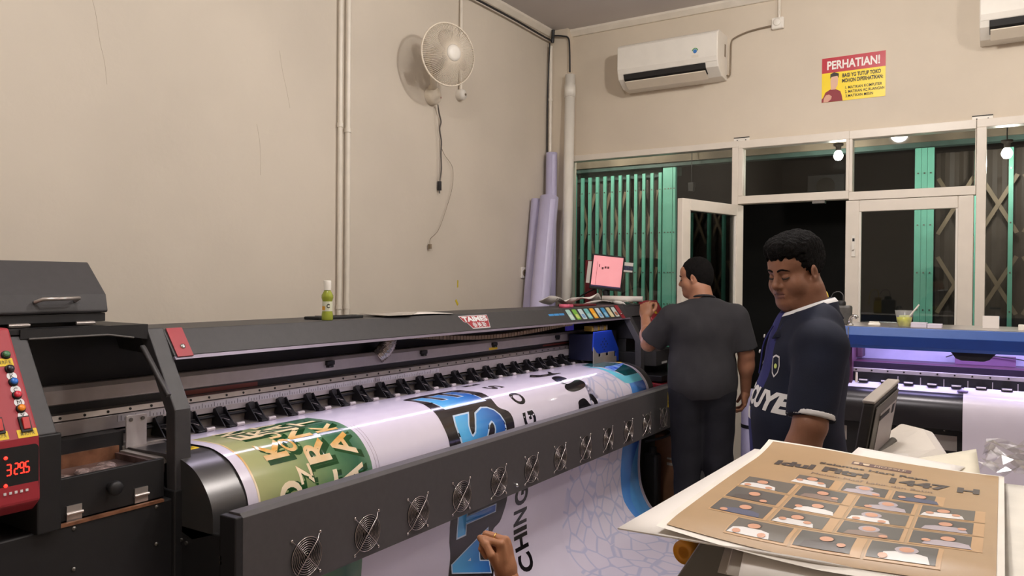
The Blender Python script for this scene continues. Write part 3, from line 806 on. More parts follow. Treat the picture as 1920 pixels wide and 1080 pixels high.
# ---- left station: cabinet, wash tray, console, cap hood
part('base_cabinet', m_blackp, lambda b: (b.box(-2.52, -2.065, .55, 1.39, .12, .882)), .005)
part('tray_front', m_blackp, lambda b: b.box(-2.10, -2.085, 1.065, 1.375, .886, 1.0), .002)
part('tray_edge_strip', m_copper, lambda b: b.box(-2.075, -2.062, 1.05, 1.36, .878, .886))
part('tray_floor', mat('stained_tray', (104, 88, 86), .3, metal=.3, var=.45, scale=18), lambda b: (b.box(-2.335, -2.10, 1.065, 1.385, .955, .966), b.box(-2.335, -2.1, 1.372, 1.385, .966, .985)))
part('tray_rear_strip', m_copper, lambda b: b.box(-2.345, -2.335, 1.065, 1.385, .94, 1.006))
for (x, y, r) in ((-2.2, 1.14, .03), (-2.24, 1.22, .02), (-2.22, 1.26, .035), (-2.26, 1.30, .025), (-2.18, 1.2, .025)):
    part('ink_sludge', mat('ink_sludge_%d' % int(y * 100), (150, 130, 126), .18, var=.5, scale=60, bump=.6, bscale=60), lambda b: b.ball((x, y, .968), (r * 1.3, r * 1.1, .012)))
part('tray_back', m_blackp, lambda b: b.box(-2.46, -2.345, .95, 1.405, .93, 1.047))
part('paper_tab', m_wht, lambda b: b.box(-2.402, -2.4, 1.23, 1.37, 1.035, 1.046))
part('tray_knob', m_blackp, lambda b: b.lathe([(.013, 0), (.013, .012), (.02, .018), (.02, .03), (.016, .036), (0, .036)], (-2.085, 1.212, .951), 18, axis=(1, 0, 0)))
for y, z in ((1.112, .905), (1.302, .91)):
    part('tray_hinge', m_alu, lambda b: (b.box(-2.085, -2.081, y - .02, y + .02, z + .002, z + .02), b.box(-2.085, -2.081, y - .02, y + .02, z - .022, z - .004), b.cyl((-2.08, y - .022, z - .001), (-2.08, y + .022, z - .001), .0045, n=10)))
for y in (1.102, 1.338):
    for z in (.868, .76):
        part('cabinet_screw', m_screw, lambda b: b.lathe([(.006, 0), (.005, .003), (0, .004)], (-2.065, y, z), 10, axis=(1, 0, 0)))
part('bay_frame', m_blackp, lambda b: (b.prism([(1.03, 1.366), (1.266, 1.366), (1.36, 1.352), (1.392, 1.345), (1.392, 1.378), (1.266, 1.391), (1.03, 1.391)], 'x', -2.215, -2.195), b.box(-2.5, -2.2, .6, 1.395, 1.378, 1.391)))
part('bay_frame_edge', m_charl, lambda b: b.tube([(-2.193, 1.05, 1.3655), (-2.193, 1.266, 1.3655), (-2.193, 1.345, 1.353)], .003, 6))
part('bay_divider', m_blackp, lambda b: b.box(-2.5, -2.47, .6, 1.39, .95, 1.38))
# console
cs = part('console_shell', m_red, lambda b: b.prism([(-2.19, 1.398), (-2.033, 1.134), (-2.027, .975), (-2.062, .945), (-2.3, .945), (-2.3, 1.398)], 'y', .58, 1.0), .006)
part('console_side', m_char, lambda b: b.prism([(-2.205, 1.376), (-2.047, 1.131), (-2.3, 1.131), (-2.3, 1.376)], 'y', 1.0, 1.05), .004)
part('console_side_lower', m_blackp, lambda b: b.box(-2.3, -2.045, 1.0, 1.06, .88, 1.131), .004)
so, sa = Vector((-2.19, 0, 1.398)), Vector((.157, 0, -.264)); sn = Vector((.264, 0, .157)).normalized(); su = -sa.normalized()
def sp(y, u): return so + sa * u + Vector((0, y, 0)) + sn * .001
def button(y, u, rgb, nm, r=.0085, h=.009):
    col = mat('button_' + nm, rgb, .35)
    bt = part('push_button', col, lambda b: b.lathe([(r, .0), (r, h), (r * .8, h + .002), (0, h + .002)], sp(y, u), 20, axis=sn), parent=cs)
    tag(bt, nm + ' push button')
    part('button_collar', m_black, lambda b: b.lathe([(r + .003, 0), (r + .002, .005), (r, .005)], sp(y, u), 20, axis=sn), parent=bt)
for u, rgb, nm in ((.255, (70, 120, 80), 'green'), (.385, (40, 36, 42), 'black'), (.505, (40, 110, 200), 'blue'), (.625, (206, 40, 62), 'red'), (.747, (240, 140, 20), 'orange')):
    button(.973, u, rgb, nm)
for u, ch in ((.45, 'K'), (.575, 'C'), (.69, 'M'), (.81, 'Y')):
    d_ = part('ink_letter_disc', m_wht, lambda b: b.flat(*disc2d(.012), sp(.974, u), (0, 1, 0), su), parent=cs)
    part('ink_letter', m_ink, lambda b: b.flat(*text2d(ch, None, .011), sp(.974, u) + sn * .0006, (0, 1, 0), su), parent=d_)
def ylabel(y, u, w, h):
    l = part('console_label', m_yl, lambda b: b.flat(*rect2d(w, h, .002), sp(y, u), (0, 1, 0), su), parent=cs)
    part('console_label_text', m_ink, lambda b: b.flat(*text2d('清洗开关', w * .75, h * .5), sp(y, u) + sn * .0006, (0, 1, 0), su), parent=l)
ylabel(.966, .32, .04, .022); ylabel(.973, .962, .046, .022); ylabel(.912, .955, .036, .022)
def rocker(y, u):
    r_ = part('rocker_switch', m_black, lambda b: b.obox(sp(y, u), ((0, 1, 0), su, sn), (.013, .021, .004)), .001, parent=cs)
    part('rocker_key', mat('rocker_red_%d' % int(y * 1000), (200, 50, 50), .35), lambda b: b.obox(sp(y, u) + sn * .006, ((0, 1, 0), su + sn * .15, sn), (.008, .015, .004)), .001, parent=r_)
rocker(.973, .885); rocker(.912, .87)
dsp = part('display_panel', m_black, lambda b: b.flat(*rect2d(.215, .128, .012), (-2.0288, .888, 1.053), (0, 1, 0), (0, 0, 1)), parent=cs)
SEG = {'3': 'abgcd', '2': 'abged', '9': 'abcdfg', '5': 'afgcd'}
def digit(b, ch, y, z, w, h):
    t = .0028
    P = {'a': (y, z + h, w, t), 'g': (y, z + h / 2, w, t), 'd': (y, z, w, t), 'f': (y, z + h * .75, t, h / 2), 'b': (y + w, z + h * .75, t, h / 2), 'e': (y, z + h * .25, t, h / 2), 'c': (y + w, z + h * .25, t, h / 2)}
    for s in SEG[ch]:
        p = P[s]
        if s in 'agd': b.box(-2.0285, -2.028, p[0] + .001, p[0] + w - .001, p[1] - t / 2, p[1] + t / 2)
        else: b.box(-2.0285, -2.028, p[0] - t / 2, p[0] + t / 2, p[1] - h / 4 + .001, p[1] + h / 4 - .001)
def readout(b):
    for i, ch in enumerate('3'): digit(b, ch, .921, 1.05, .010, .026)
    for i, ch in enumerate('295'): digit(b, ch, .939 + .0125 * i, 1.05, .0085, .026)
    b.box(-2.0285, -2.028, .961, .963, 1.049, 1.052)
tag(part('readout', m_led, readout, parent=dsp), 'glowing red digits')
for z in (1.093, 1.026):
    part('indicator_led', m_led, lambda b: b.lathe([(.0045, 0), (.004, .002), (0, .003)], (-2.028, .919, z), 10, axis=(1, 0, 0)), parent=dsp)
for k in range(5):
    part('display_key', m_wht, lambda b: b.box(-2.0288, -2.026, .914 + .0125 * k, .920 + .0125 * k, 1.003, 1.009), parent=dsp)
# cap hood
part('cap_hood', m_char, lambda b: b.prism([(-2.75, 1.578), (-2.361, 1.578), (-2.262, 1.482), (-2.251, 1.434), (-2.255, 1.428), (-2.75, 1.428)], 'y', .55, 1.30), .006)
part('cap_hood_base', m_blackp, lambda b: (b.box(-2.74, -2.26, .56, 1.297, 1.402, 1.427), b.box(-2.7, -2.30, .6, 1.28, 1.388, 1.402)), .002)
ch_ = [o for o in kids(PR) if o.name.startswith('cap_hood')][0]
part('hood_handle', m_alu, lambda b: b.tube([(-2.254, 1.095, 1.462), (-2.232, 1.105, 1.470), (-2.232, 1.205, 1.472), (-2.254, 1.205, 1.464)], .0055, 10), parent=ch_)
for y in (1.055, 1.235):
    part('hood_hinge', m_alu, lambda b: (b.box(-2.26, -2.255, y - .025, y + .025, 1.394, 1.404), b.cyl((-2.255, y - .027, 1.399), (-2.255, y + .027, 1.399), .004, n=10)))

# ---- cooling fan panel across the front
fpn = part('fan_panel', m_fpan, lambda b: (b.prism([(-1.80, .598), (-1.80, .857), (-1.814, .868), (-1.862, .867), (-1.862, .855), (-1.822, .853), (-1.812, .845), (-1.812, .598)], 'y', 1.43, 4.835)), .002)
part('panel_bracket', m_blackp, lambda b: (b.box(-1.87, -1.80, 1.405, 1.43, .56, .862), b.box(-2.07, -1.84, 1.41, 1.425, .56, .80)), .004)
part('panel_bracket', m_blackp, lambda b: (b.box(-1.87, -1.80, 4.835, 4.86, .56, .862), b.box(-2.07, -1.84, 4.84, 4.855, .56, .80)), .004)
for (x, z) in ((-2.05, .755), (-2.025, .75), (-2.05, .64), (-2.02, .64), (-1.865, .74), (-1.865, .725)):
    part('bracket_bolt', m_screw, lambda b: b.cyl((x, 1.405, z), (x, 1.41, z), .006, n=10))
def ring(b, r, w, n=28, c=(0, 0, 0)):
    b.tube([(c[0], c[1] + r * math.cos(2 * PI * k / n), c[2] + r * math.sin(2 * PI * k / n)) for k in range(n)], w, 5, closed=True)
def loc(x, y, z): return (x + 2.3, y - 3.1, z)
fan0 = None
for k in range(12):
    y = 1.664 + .2688 * k
    if fan0 is None:
        b = MB()
        for i in range(8): ring(b, .011 + .007 * i, .0009 if i < 7 else .0016, c=(.006, 0, 0))
        fan0 = b.build('fan_grille', m_wire, PR, world=False)
        def arm(a, dx):
            b = MB(); c, s = math.cos(a), math.sin(a)
            b.tube([(.001, -.083 * c, -.083 * s), (.002, -.078 * c, -.078 * s), (.009 + dx, -.06 * c, -.06 * s), (.009 + dx, .06 * c, .06 * s), (.002, .078 * c, .078 * s), (.001, .083 * c, .083 * s)], .0013, 6)
            for q in (-1, 1):
                b.ball((.003, q * .084 * c, q * .084 * s), (.003, .0055, .0055), 10, 6)
            b.build('grille_arm', m_wire, fan0, world=False)
        arm(math.radians(47), .001); arm(math.radians(133), -.001)
        b = MB(); b.lathe([(.0, .0012), (.058, .0012), (.06, .0), (0, .0)], (0, 0, 0), 32, axis=(1, 0, 0)); b.build('grille_dark_disc', m_hole, fan0, world=False)  # dark disc on the uncut panel, painted in for the shaded hole
        b = MB(); b.lathe([(.0, .0035), (.018, .0035), (.02, .001), (0, .001)], (0, 0, 0), 24, axis=(1, 0, 0)); b.build('fan_hub', m_blackg, fan0, world=False)
        fan0.location = loc(-1.80, y, .68)
    else:
        dup(fan0, PR, loc(-1.80, y, .68))
part('panel_knob', m_chrome, lambda b: b.lathe([(.009, 0), (.009, .008), (.005, .012), (0, .012)], (-1.80, 2.88, .634), 14, axis=(1, 0, 0)))
for z0, z1, tx in ((.795, .832, 'CAUTION'), (.752, .785, '50')):
    l = part('panel_label', m_yl, lambda b: b.box(-1.80, -1.799, 4.70, 4.755 if z0 > .78 else 4.74, z0 - .02, z1), parent=fpn)
    part('panel_label_text', m_ink, lambda b: b.flat(*text2d(tx, .03, .012), (-1.7985, 4.727 if z0 > .78 else 4.72, (z0 + z1) / 2 - .01), (0, 1, 0), (0, 0, 1)), parent=l)
md = part('heater_meter', m_black, lambda b: b.box(-1.80, -1.792, 4.745, 4.79, .655, .715), .002, parent=fpn)
part('meter_red', m_led, lambda b: (b.box(-1.792, -1.7915, 4.752, 4.764, .7, .705), b.box(-1.792, -1.7915, 4.77, 4.782, .7, .705)), parent=md)
part('meter_blue', m_ledb, lambda b: (b.box(-1.792, -1.7915, 4.752, 4.764, .672, .69), b.box(-1.792, -1.7915, 4.77, 4.782, .672, .69)), parent=md)
part('meter_cable', m_cable, lambda b: b.tube(catmull([(-1.81, 4.83, .66), (-1.80, 4.87, .60), (-1.84, 4.89, .54), (-1.90, 4.87, .50), (-2.0, 4.82, .47)], 6), .009, 8))

# ---- stand
def stand(b):
    b.box(-2.45, -2.35, 1.45, 4.9, .25, .40)
    for y in (1.40, 4.88):
        b.box(-2.44, -2.36, y, y + .07, .05, .9)
part('stand_frame', m_blackp, stand, .004)
for y in (1.40, 4.88):
    part('stand_foot', mat('foot_bar_%d' % int(y), (122, 108, 108), .5), lambda b: b.box(-2.6, -1.72 if y < 3 else -1.95, y + .005, y + .075, .06, .12), .004)
    for x in (-2.55, -1.78 if y < 3 else -2.0):
        part('castor', m_blackp, lambda b: b.cyl((x, y + .02, .03), (x, y + .06, .03), .03, n=16))

# ---- print carriage parked at the right, with chain and hose
cy = 4.47
cw = part('print_carriage', m_blue, lambda b: (b.prism([(cy - .005, 1.09), (cy + .01, 1.208), (cy + .27, 1.208), (cy + .385, 1.075), (cy + .388, .993), (cy + .345, .993), (cy + .345, 1.062), (cy + .04, 1.062)], 'x', -2.225, -2.215)), .002)
part('carriage_body', mat('carriage_navy', (14, 20, 48), .5), lambda b: b.box(-2.40, -2.226, cy + .01, cy + .26, 1.02, 1.19), .003, parent=cw)
part('carriage_base_plate', m_plate, lambda b: b.prism([(cy - .012, 1.005), (cy - .012, 1.112), (cy + .03, 1.075), (cy + .06, 1.066), (cy + .06, 1.045), (cy + .095, 1.045), (cy + .095, 1.066), (cy + .17, 1.066), (cy + .17, 1.045), (cy + .21, 1.045), (cy + .21, 1.066), (cy + .30, 1.066), (cy + .30, 1.03), (cy + .335, 1.03), (cy + .335, .992), (cy + .05, 1.0)], 'x', -2.213, -2.208), parent=cw)
vents = [(dy, dz) for dz in range(5) for dy in range(5) if (dy + dz) % 2 == 0 and abs(dy - 2) + abs(dz - 2) < 4]
for dy, dz in vents:
    part('carriage_vent', m_ink, lambda b: b.cyl((-2.2148, cy + .11 + .024 * dy, 1.085 + .018 * dz), (-2.2142, cy + .11 + .024 * dy, 1.085 + .018 * dz), .006, n=10), parent=cw)
part('carriage_bracket', mat('bracket_violet', (70, 66, 190), .4), lambda b: (b.box(-2.30, -2.29, 4.24, 4.34, 1.225, 1.275), b.box(-2.30, -2.2, 4.24, 4.55, 1.272, 1.28)))
part('carriage_end_block', m_blackp, lambda b: (b.box(-2.45, -2.40, 4.86, 5.05, 1.0, 1.26), b.box(-2.42, -2.24, 4.76, 4.87, 1.0, 1.2)))
for k in range(8):
    part('ink_damper', mat('damper_%d' % k, (120, 108, 84) if k % 3 else (140, 110, 30), .4), lambda b: b.box(-2.30, -2.24, cy + .03 + .03 * k, cy + .05 + .03 * k, 1.21, 1.245), .002, parent=cw)
# drag chain of links
path = catmull([(2.6, 1.288), (2.83, 1.272), (3.08, 1.254), (3.32, 1.243), (3.58, 1.243), (3.86, 1.253), (4.1, 1.266), (4.28, 1.272)], 9)
ch = None; m_chain = mat('chain_nylon', (150, 128, 104), .45, var=.1)
for i in range(0, len(path) - 1):
    (ya, za), (yb, zb) = path[i], path[i + 1]
    d = Vector((0, yb - ya, zb - za)); L = d.length; d.normalize()
    lk = part('drag_chain', m_chain, lambda b: None) if False else None
b = MB()
for i in range(len(path) - 1):
    (ya, za), (yb, zb) = path[i], path[i + 1]
    b.box(-2.335, -2.27, ya, yb, min(za, zb), max(za, zb) + .004)
b2 = MB(); b2.sheet([[(x, p[0], p[1]) for x in (-2.335, -2.27)] for p in path], 0, .01); dch = b2.build('drag_chain', m_chain, PR)
lk0 = None
for i in range(0, len(path) - 1):
    y, z = path[i]
    if lk0 is None:
        b = MB(); b.box(-.038, .038, -.012, .008, -.014, .006); lk0 = b.build('chain_link', m_chain, dch, world=False); lk0.location = loc(-2.3025, y, z)
    else: dup(lk0, dch, loc(-2.3025, y, z))
hp = catmull([(-2.40, 2.72, 1.31), (-2.40, 2.715, 1.25), (-2.41, 2.70, 1.21), (-2.43, 2.67, 1.18)], 10)
part('foil_hose', mat('foil', (176, 166, 158), .25, metal=.9, bump=.5, bscale=80), lambda b: b.tube(hp, [.036 + .004 * (i % 2) for i in range(len(hp))], 16))

# ---- right station
part('right_cabinet', m_blackp, lambda b: (b.box(-2.5, -2.10, 4.94, 5.48, .86, 1.05), b.box(-2.5, -2.2, 4.94, 5.48, 1.05, 1.37)), .004)
part('right_slope', m_char, lambda b: b.prism([(-2.205, 1.372), (-2.16, 1.296), (-2.5, 1.296), (-2.5, 1.372)], 'y', 4.93, 5.2), .003)
part('right_slope_lower', m_blackp, lambda b: b.prism([(-2.165, 1.29), (-2.075, 1.14), (-2.5, 1.14), (-2.5, 1.29)], 'y', 4.935, 5.2), .003)
sc2 = part('right_screen', mat('panel_screen', (116, 122, 122), .25), lambda b: b.obox((-2.118, 5.12, 1.218), ((0, 1, 0), (.264, 0, .157), (-.157, 0, .264)), (.062, .002, .05)))
rc = part('right_console', m_red, lambda b: b.prism([(-2.22, 1.398), (-2.19, 1.398), (-2.04, 1.15), (-2.04, 1.10), (-2.22, 1.10)], 'y', 5.2, 5.48), .006)
for y, u, w, h in ((5.30, .16, .07, .04), (5.32, .33, .045, .02)):
    part('right_console_label', m_yl, lambda b: b.flat(*rect2d(w, h, .003), sp(y, u) + sn * .001, (0, 1, 0), su), parent=rc)
part('right_console_window', m_black, lambda b: b.flat(*rect2d(.08, .05, .004), sp(5.36, .45) + sn * .001, (0, 1, 0), su), parent=rc)
part('right_box', m_char, lambda b: b.box(-2.12, -2.0, 5.0, 5.40, .955, 1.06), .004)
part('right_box_label', m_wht, lambda b: b.box(-2.0, -1.999, 5.1, 5.2, .965, .98))
part('right_base', m_blackp, lambda b: (b.box(-2.5, -2.05, 4.94, 5.4, .12, .78), b.box(-2.2, -1.93, 4.93, 5.3, .86, .90)), .004)
part('right_red_shelf', m_red, lambda b: b.prism([(-2.05, .855), (-1.86, .845), (-1.86, .815), (-2.05, .80)], 'y', 4.90, 5.25), .004)
part('right_tube', m_wht, lambda b: b.tube(catmull([(-1.96, 5.17, 1.14), (-1.93, 5.2, 1.08), (-1.93, 5.23, 1.02), (-1.95, 5.25, .97)], 6), .008, 8))
# ================================================================ the printed banner feeding over the drum
BPF = np.array(catmull([(-2.45, .995), (-2.32, 1.0)] + BP[1:], 8))
BS = np.concatenate([[0], np.cumsum(np.hypot(*np.diff(BPF, axis=0).T))])
_tx = np.gradient(BPF[:, 0], BS); _tz = np.gradient(BPF[:, 1], BS)
def bpos(s, y, off=0.0):
    x, z = np.interp(s, BS, BPF[:, 0]), np.interp(s, BS, BPF[:, 1])
    tx, tz = np.interp(s, BS, _tx), np.interp(s, BS, _tz)
    n = math.hypot(tx, tz)
    w = 0.0
    if 1.2 < s < 1.5: w = .004 * math.sin(y * 5 + s * 3) * min(1, (s - 1.2) * 3) * .6
    return (x - tz / n * (off), y, z + tx / n * off + abs(w))
def lay(mb, V, F, m, off, step=.018):
    """Lay a flat (s, Y) shape on the sheet, cut fine enough to follow the curve."""
    bm = bmesh.new(); vs = [bm.verts.new((p[0], p[1], 0)) for p in V]
    for f in F:
        try: bm.faces.new([vs[i] for i in f])
        except ValueError: pass
    if any(len(f.verts) > 4 for f in bm.faces): bmesh.ops.triangulate(bm, faces=bm.faces)
    s0, s1 = min(p[0] for p in V), max(p[0] for p in V)
    k = math.floor(s0 / step) + 1
    while k * step < s1:
        g = bm.verts[:] + bm.edges[:] + bm.faces[:]
        bmesh.ops.bisect_plane(bm, geom=g, plane_co=(k * step, 0, 0), plane_no=(1, 0, 0)); k += 1
    bm.verts.index_update()
    P = [bpos(v.co.x, v.co.y, off) for v in bm.verts]
    Fs = []
    for f in bm.faces:
        idx = [v.index for v in f.verts]
        Fs.append(idx if f.normal.z < 0 else idx)
    mb.add(P, Fs, m, True); bm.free()
def gradmat(name, axis, a, b, stops, rough=.28, noise=0.0, nscale=8, spec=.5):
    m = bpy.data.materials.new(name); m.use_nodes = True; nt = m.node_tree; p = nt.nodes['Principled BSDF']
    p.inputs['Roughness'].default_value = rough; p.inputs['Specular IOR Level'].default_value = spec
    tc = nt.nodes.new('ShaderNodeTexCoord'); sx = nt.nodes.new('ShaderNodeSeparateXYZ'); mr = nt.nodes.new('ShaderNodeMapRange')
    nt.links.new(tc.outputs['Object'], sx.inputs[0]); nt.links.new(sx.outputs[axis], mr.inputs[0])
    mr.inputs[1].default_value = a; mr.inputs[2].default_value = b
    r = nt.nodes.new('ShaderNodeValToRGB'); e = r.color_ramp.elements
    for i, (pos, c) in enumerate(stops):
        el = e[i] if i < 2 else e.new(pos)
        el.position = pos; el.color = L3(c)
    if noise:
        n = nt.nodes.new('ShaderNodeTexNoise'); n.inputs['Scale'].default_value = nscale; n.inputs['Detail'].default_value = 5
        nt.links.new(tc.outputs['Object'], n.inputs['Vector'])
        ma = nt.nodes.new('ShaderNodeMath'); ma.operation = 'MULTIPLY_ADD'; ma.inputs[1].default_value = noise
        nt.links.new(n.outputs['Fac'], ma.inputs[0]); nt.links.new(mr.outputs[0], ma.inputs[2])
        m2 = nt.nodes.new('ShaderNodeMath'); m2.operation = 'SUBTRACT'; m2.inputs[1].default_value = noise / 2
        nt.links.new(ma.outputs[0], m2.inputs[0]); nt.links.new(m2.outputs[0], r.inputs[0])
    else: nt.links.new(mr.outputs[0], r.inputs[0])
    nt.links.new(r.outputs[0], p.inputs['Base Color'])
    return m
GL = .13
v_white = mat('vinyl_white', (222, 214, 230), GL, var=.01, spec=.6)
v_green = gradmat('print_green', 1, 1.56, 2.07, [(0, (172, 172, 122)), (.35, (146, 158, 108)), (.62, (92, 132, 92)), (.85, (44, 96, 70)), (1, (96, 132, 104))], GL, .25, 7)
v_gdark = mat('print_green_shadow', (30, 70, 34), GL, var=.2)
v_cream = gradmat('print_gold', 0, -2.1, -1.9, [(0, (240, 220, 176)), (.5, (214, 160, 76)), (1, (244, 226, 196))], GL, .5, 20)
v_ink = mat('print_ink', (30, 27, 30), GL, var=.1)
v_brownk = mat('print_dark_outline', (44, 38, 40), GL, var=.1)
v_blue = gradmat('print_blue', 1, 2.64, 2.98, [(0, (96, 186, 240)), (.45, (66, 140, 214)), (1, (34, 62, 150))], GL, .12, 4)
v_edge = mat('print_pale_edge', (196, 214, 236), GL, var=.02)
v_teal = mat('print_teal', (14, 74, 80), GL, var=.25, scale=14)
v_gtop = mat('print_grey_teal', (70, 90, 94), GL, rgb2=(40, 110, 116), scale=10)
v_sw = mat('print_swoosh', (40, 84, 210), GL, rgb2=(150, 190, 240), scale=16)
v_cyan = mat('print_cyan', (112, 200, 222), GL, var=.05)
v_blk = gradmat('print_sea', 1, 4.36, 4.62, [(0, (92, 150, 222)), (.5, (70, 124, 204)), (1, (36, 60, 150))], GL, .2, 6)
v_light = mat('print_light_blue', (84, 146, 206), GL, var=.06)
v_red = mat('print_line', (120, 90, 104), GL)
# giraffe-like net: pale lines drawn by a Voronoi pattern in the artwork
v_net = bpy.data.materials.new('print_net'); v_net.use_nodes = True
nt = v_net.node_tree; p = nt.nodes['Principled BSDF']; p.inputs['Roughness'].default_value = GL
tc = nt.nodes.new('ShaderNodeTexCoord'); vo = nt.nodes.new('ShaderNodeTexVoronoi'); vo.feature = 'DISTANCE_TO_EDGE'; vo.inputs['Scale'].default_value = 9.0
r = nt.nodes.new('ShaderNodeValToRGB'); r.color_ramp.elements[0].position = .03; r.color_ramp.elements[0].color = L3((196, 196, 222)); r.color_ramp.elements[1].position = .07; r.color_ramp.elements[1].color = L3((222, 214, 230))
nt.links.new(tc.outputs['UV'], vo.inputs['Vector']); nt.links.new(vo.outputs['Distance'], r.inputs[0]); nt.links.new(r.outputs[0], p.inputs['Base Color'])
BM = [v_white, v_green, v_gdark, v_cream, v_ink, v_brownk, v_blue, v_edge, v_teal, v_gtop, v_sw, v_cyan, v_blk, v_light, v_red, v_net]
(WH, GR, GD, CR, IK, BK, BL, ED, TE, GT, SW, CY, SE, LB, RD, NET) = range(16)
bn = MB()
def rc(s0, s1, y0, y1, m, off): lay(bn, [(s0, y0), (s1, y0), (s1, y1), (s0, y1)], [(0, 1, 2, 3)], m, off)
# the sheet itself
ss = list(np.arange(.125, 1.9, .02)) + [1.93, 1.96, 1.99]; ys = np.linspace(1.53, 4.63, 32)
bn.sheet([[bpos(s, y) for y in ys] for s in ss], WH)
def poly(pts, m, off): lay(bn, pts, [tuple(range(len(pts)))], m, off)
def letter(ch, s, y, w, h, m, off, bold=0.0):
    """Lettering reading up the sheet (towards -s), its top to -Y."""
    V, F = text2d(ch, w, h, bold)
    lay(bn, [(s - p[0], y - p[1]) for p in V], F, m, off, .03)
o1, o2, o3, o4 = .0006, .0011, .0016, .0021
# green artwork
rc(.215, 1.45, 1.575, 2.07, GR, o1)
rc(.215, 1.45, 1.568, 1.575, CR, o1)
for row, y, h, items in ((0, 1.695, .095, [('O', .635, .105), ('K', .452, .095), ('E', .325, .08), ('N', .24, .06)]), (1, 1.768, .056, [('Z', .575, .07), ('O', .45, .075), ('U', .37, .06), ('N', .30, .05)]),
                         (2, 1.85, .102, [('L', .625, .08), ('R', .50, .10), ('N', .385, .09), ('A', .29, .07), ('T', .23, .04)]), (3, 1.975, .1, [('A', .625, .08), ('A', .50, .105), ('K', .395, .06), ('T', .30, .08)])):
    for ch, s, w in items:
        letter(ch, s + .012, y + .012, w * 1.16, h * 1.16, GD, o2, .05)
        letter(ch, s, y, w, h, CR, o3, .025)
for ch, s in (('M', 1.06), ('B', 1.2), ('E', 1.32)):
    letter(ch, s + .01, 1.97 + .01, .1, .1, GD, o2, .04); letter(ch, s, 1.97, .085, .085, CR, o3, .02)
for y in (2.09, 2.105): rc(.42, .68, y, y + .0012, RD, o1)
# blue lettering with black outline
def blob(pts, m, off): poly(catmull(pts, 5, closed=True), m, off)
blob([(.225, 2.62), (.30, 2.60), (.42, 2.56), (.56, 2.53), (.68, 2.55), (.75, 2.70), (.74, 2.93), (.66, 3.01), (.55, 3.03), (.50, 2.97), (.40, 3.0), (.30, 3.0), (.235, 3.0), (.215, 2.80)], BK, o1)
letter('E', .355, 2.78, .20, .31, ED, o2, .06); letter('E', .355, 2.78, .185, .295, BL, o3, .04)
letter('S', .585, 2.78, .205, .36, ED, o2, .06); letter('S', .585, 2.78, .187, .34, BL, o3, .04)
blob([(.92, 2.62), (1.03, 2.60), (1.12, 2.61), (1.27, 2.58), (1.31, 2.70), (1.30, 2.88), (1.18, 2.94), (1.09, 2.93), (1.05, 3.0), (.93, 3.03), (.90, 2.8)], BK, o1)
letter('T', .985, 2.80, .135, .30, ED, o2, .05); letter('T', .985, 2.80, .12, .285, BL, o3, .03)
letter('A', 1.165, 2.755, .21, .28, ED, o2, .07); letter('A', 1.165, 2.755, .195, .265, BL, o3, .05)
blob([(1.34, 2.62), (1.45, 2.6), (1.58, 2.62), (1.6, 2.8), (1.5, 2.93), (1.38, 2.92), (1.32, 2.8)], BK, o1)
letter('E', 1.45, 2.77, .17, .25, ED, o2, .06); letter('E', 1.45, 2.77, .155, .235, BL, o3, .04)
# black words up the sheet
for ch, s, w, h in (('C', 1.305, .085, .12), ('H', 1.205, .075, .12), ('I', 1.147, .022, .12), ('N', 1.085, .075, .12), ('G', .985, .085, .12), ('G', .61, .095, .11), ('O', .48, .085, .10), ('S', .324, .085, .11), ('I', .19, .03, .13)):
    letter(ch, s, 3.17 if s > .4 else 3.18, w, h, IK, o1, .035)
rc(1.40, 1.46, 3.12, 3.22, IK, o1)
# cartoon shapes and the net pattern
poly([(.44, 3.93), (.47, 3.86), (.60, 3.93), (.9, 3.7), (1.3, 3.55), (1.9, 3.4), (1.9, 4.36), (.40, 4.36), (.42, 4.2)], NET, o1)
shA = [(0.247, 3.662), (0.205, 3.739), (0.252, 3.748), (0.268, 3.825), (0.21, 3.92), (0.237, 3.911), (0.275, 3.868), (0.307, 3.905), (0.316, 3.872), (0.323, 3.76), (0.306, 3.656), (0.264, 3.634)]
shB = [(0.376, 3.677), (0.357, 3.737), (0.366, 3.767), (0.393, 3.78), (0.417, 3.776), (0.421, 3.745), (0.425, 3.704), (0.438, 3.683), (0.453, 3.683), (0.465, 3.708), (0.457, 3.769), (0.448, 3.815), (0.452, 3.857), (0.474, 3.876), (0.499, 3.863), (0.515, 3.816), (0.523, 3.743), (0.522, 3.69), (0.511, 3.65), (0.492, 3.638), (0.474, 3.657), (0.463, 3.681), (0.442, 3.649), (0.41, 3.652)]
for s_ in (shA, shB): blob(s_, IK, o2)
blob([(.66, 3.66), (.61, 3.67), (.583, 3.682), (.572, 3.73), (.577, 3.765), (.607, 3.795), (.66, 3.85), (.70, 3.75)], IK, o2)
blob([(.561, 3.832), (.562, 3.861), (.585, 3.881), (.611, 3.896), (.66, 3.90), (.66, 3.86), (.611, 3.849), (.593, 3.833)], IK, o2)
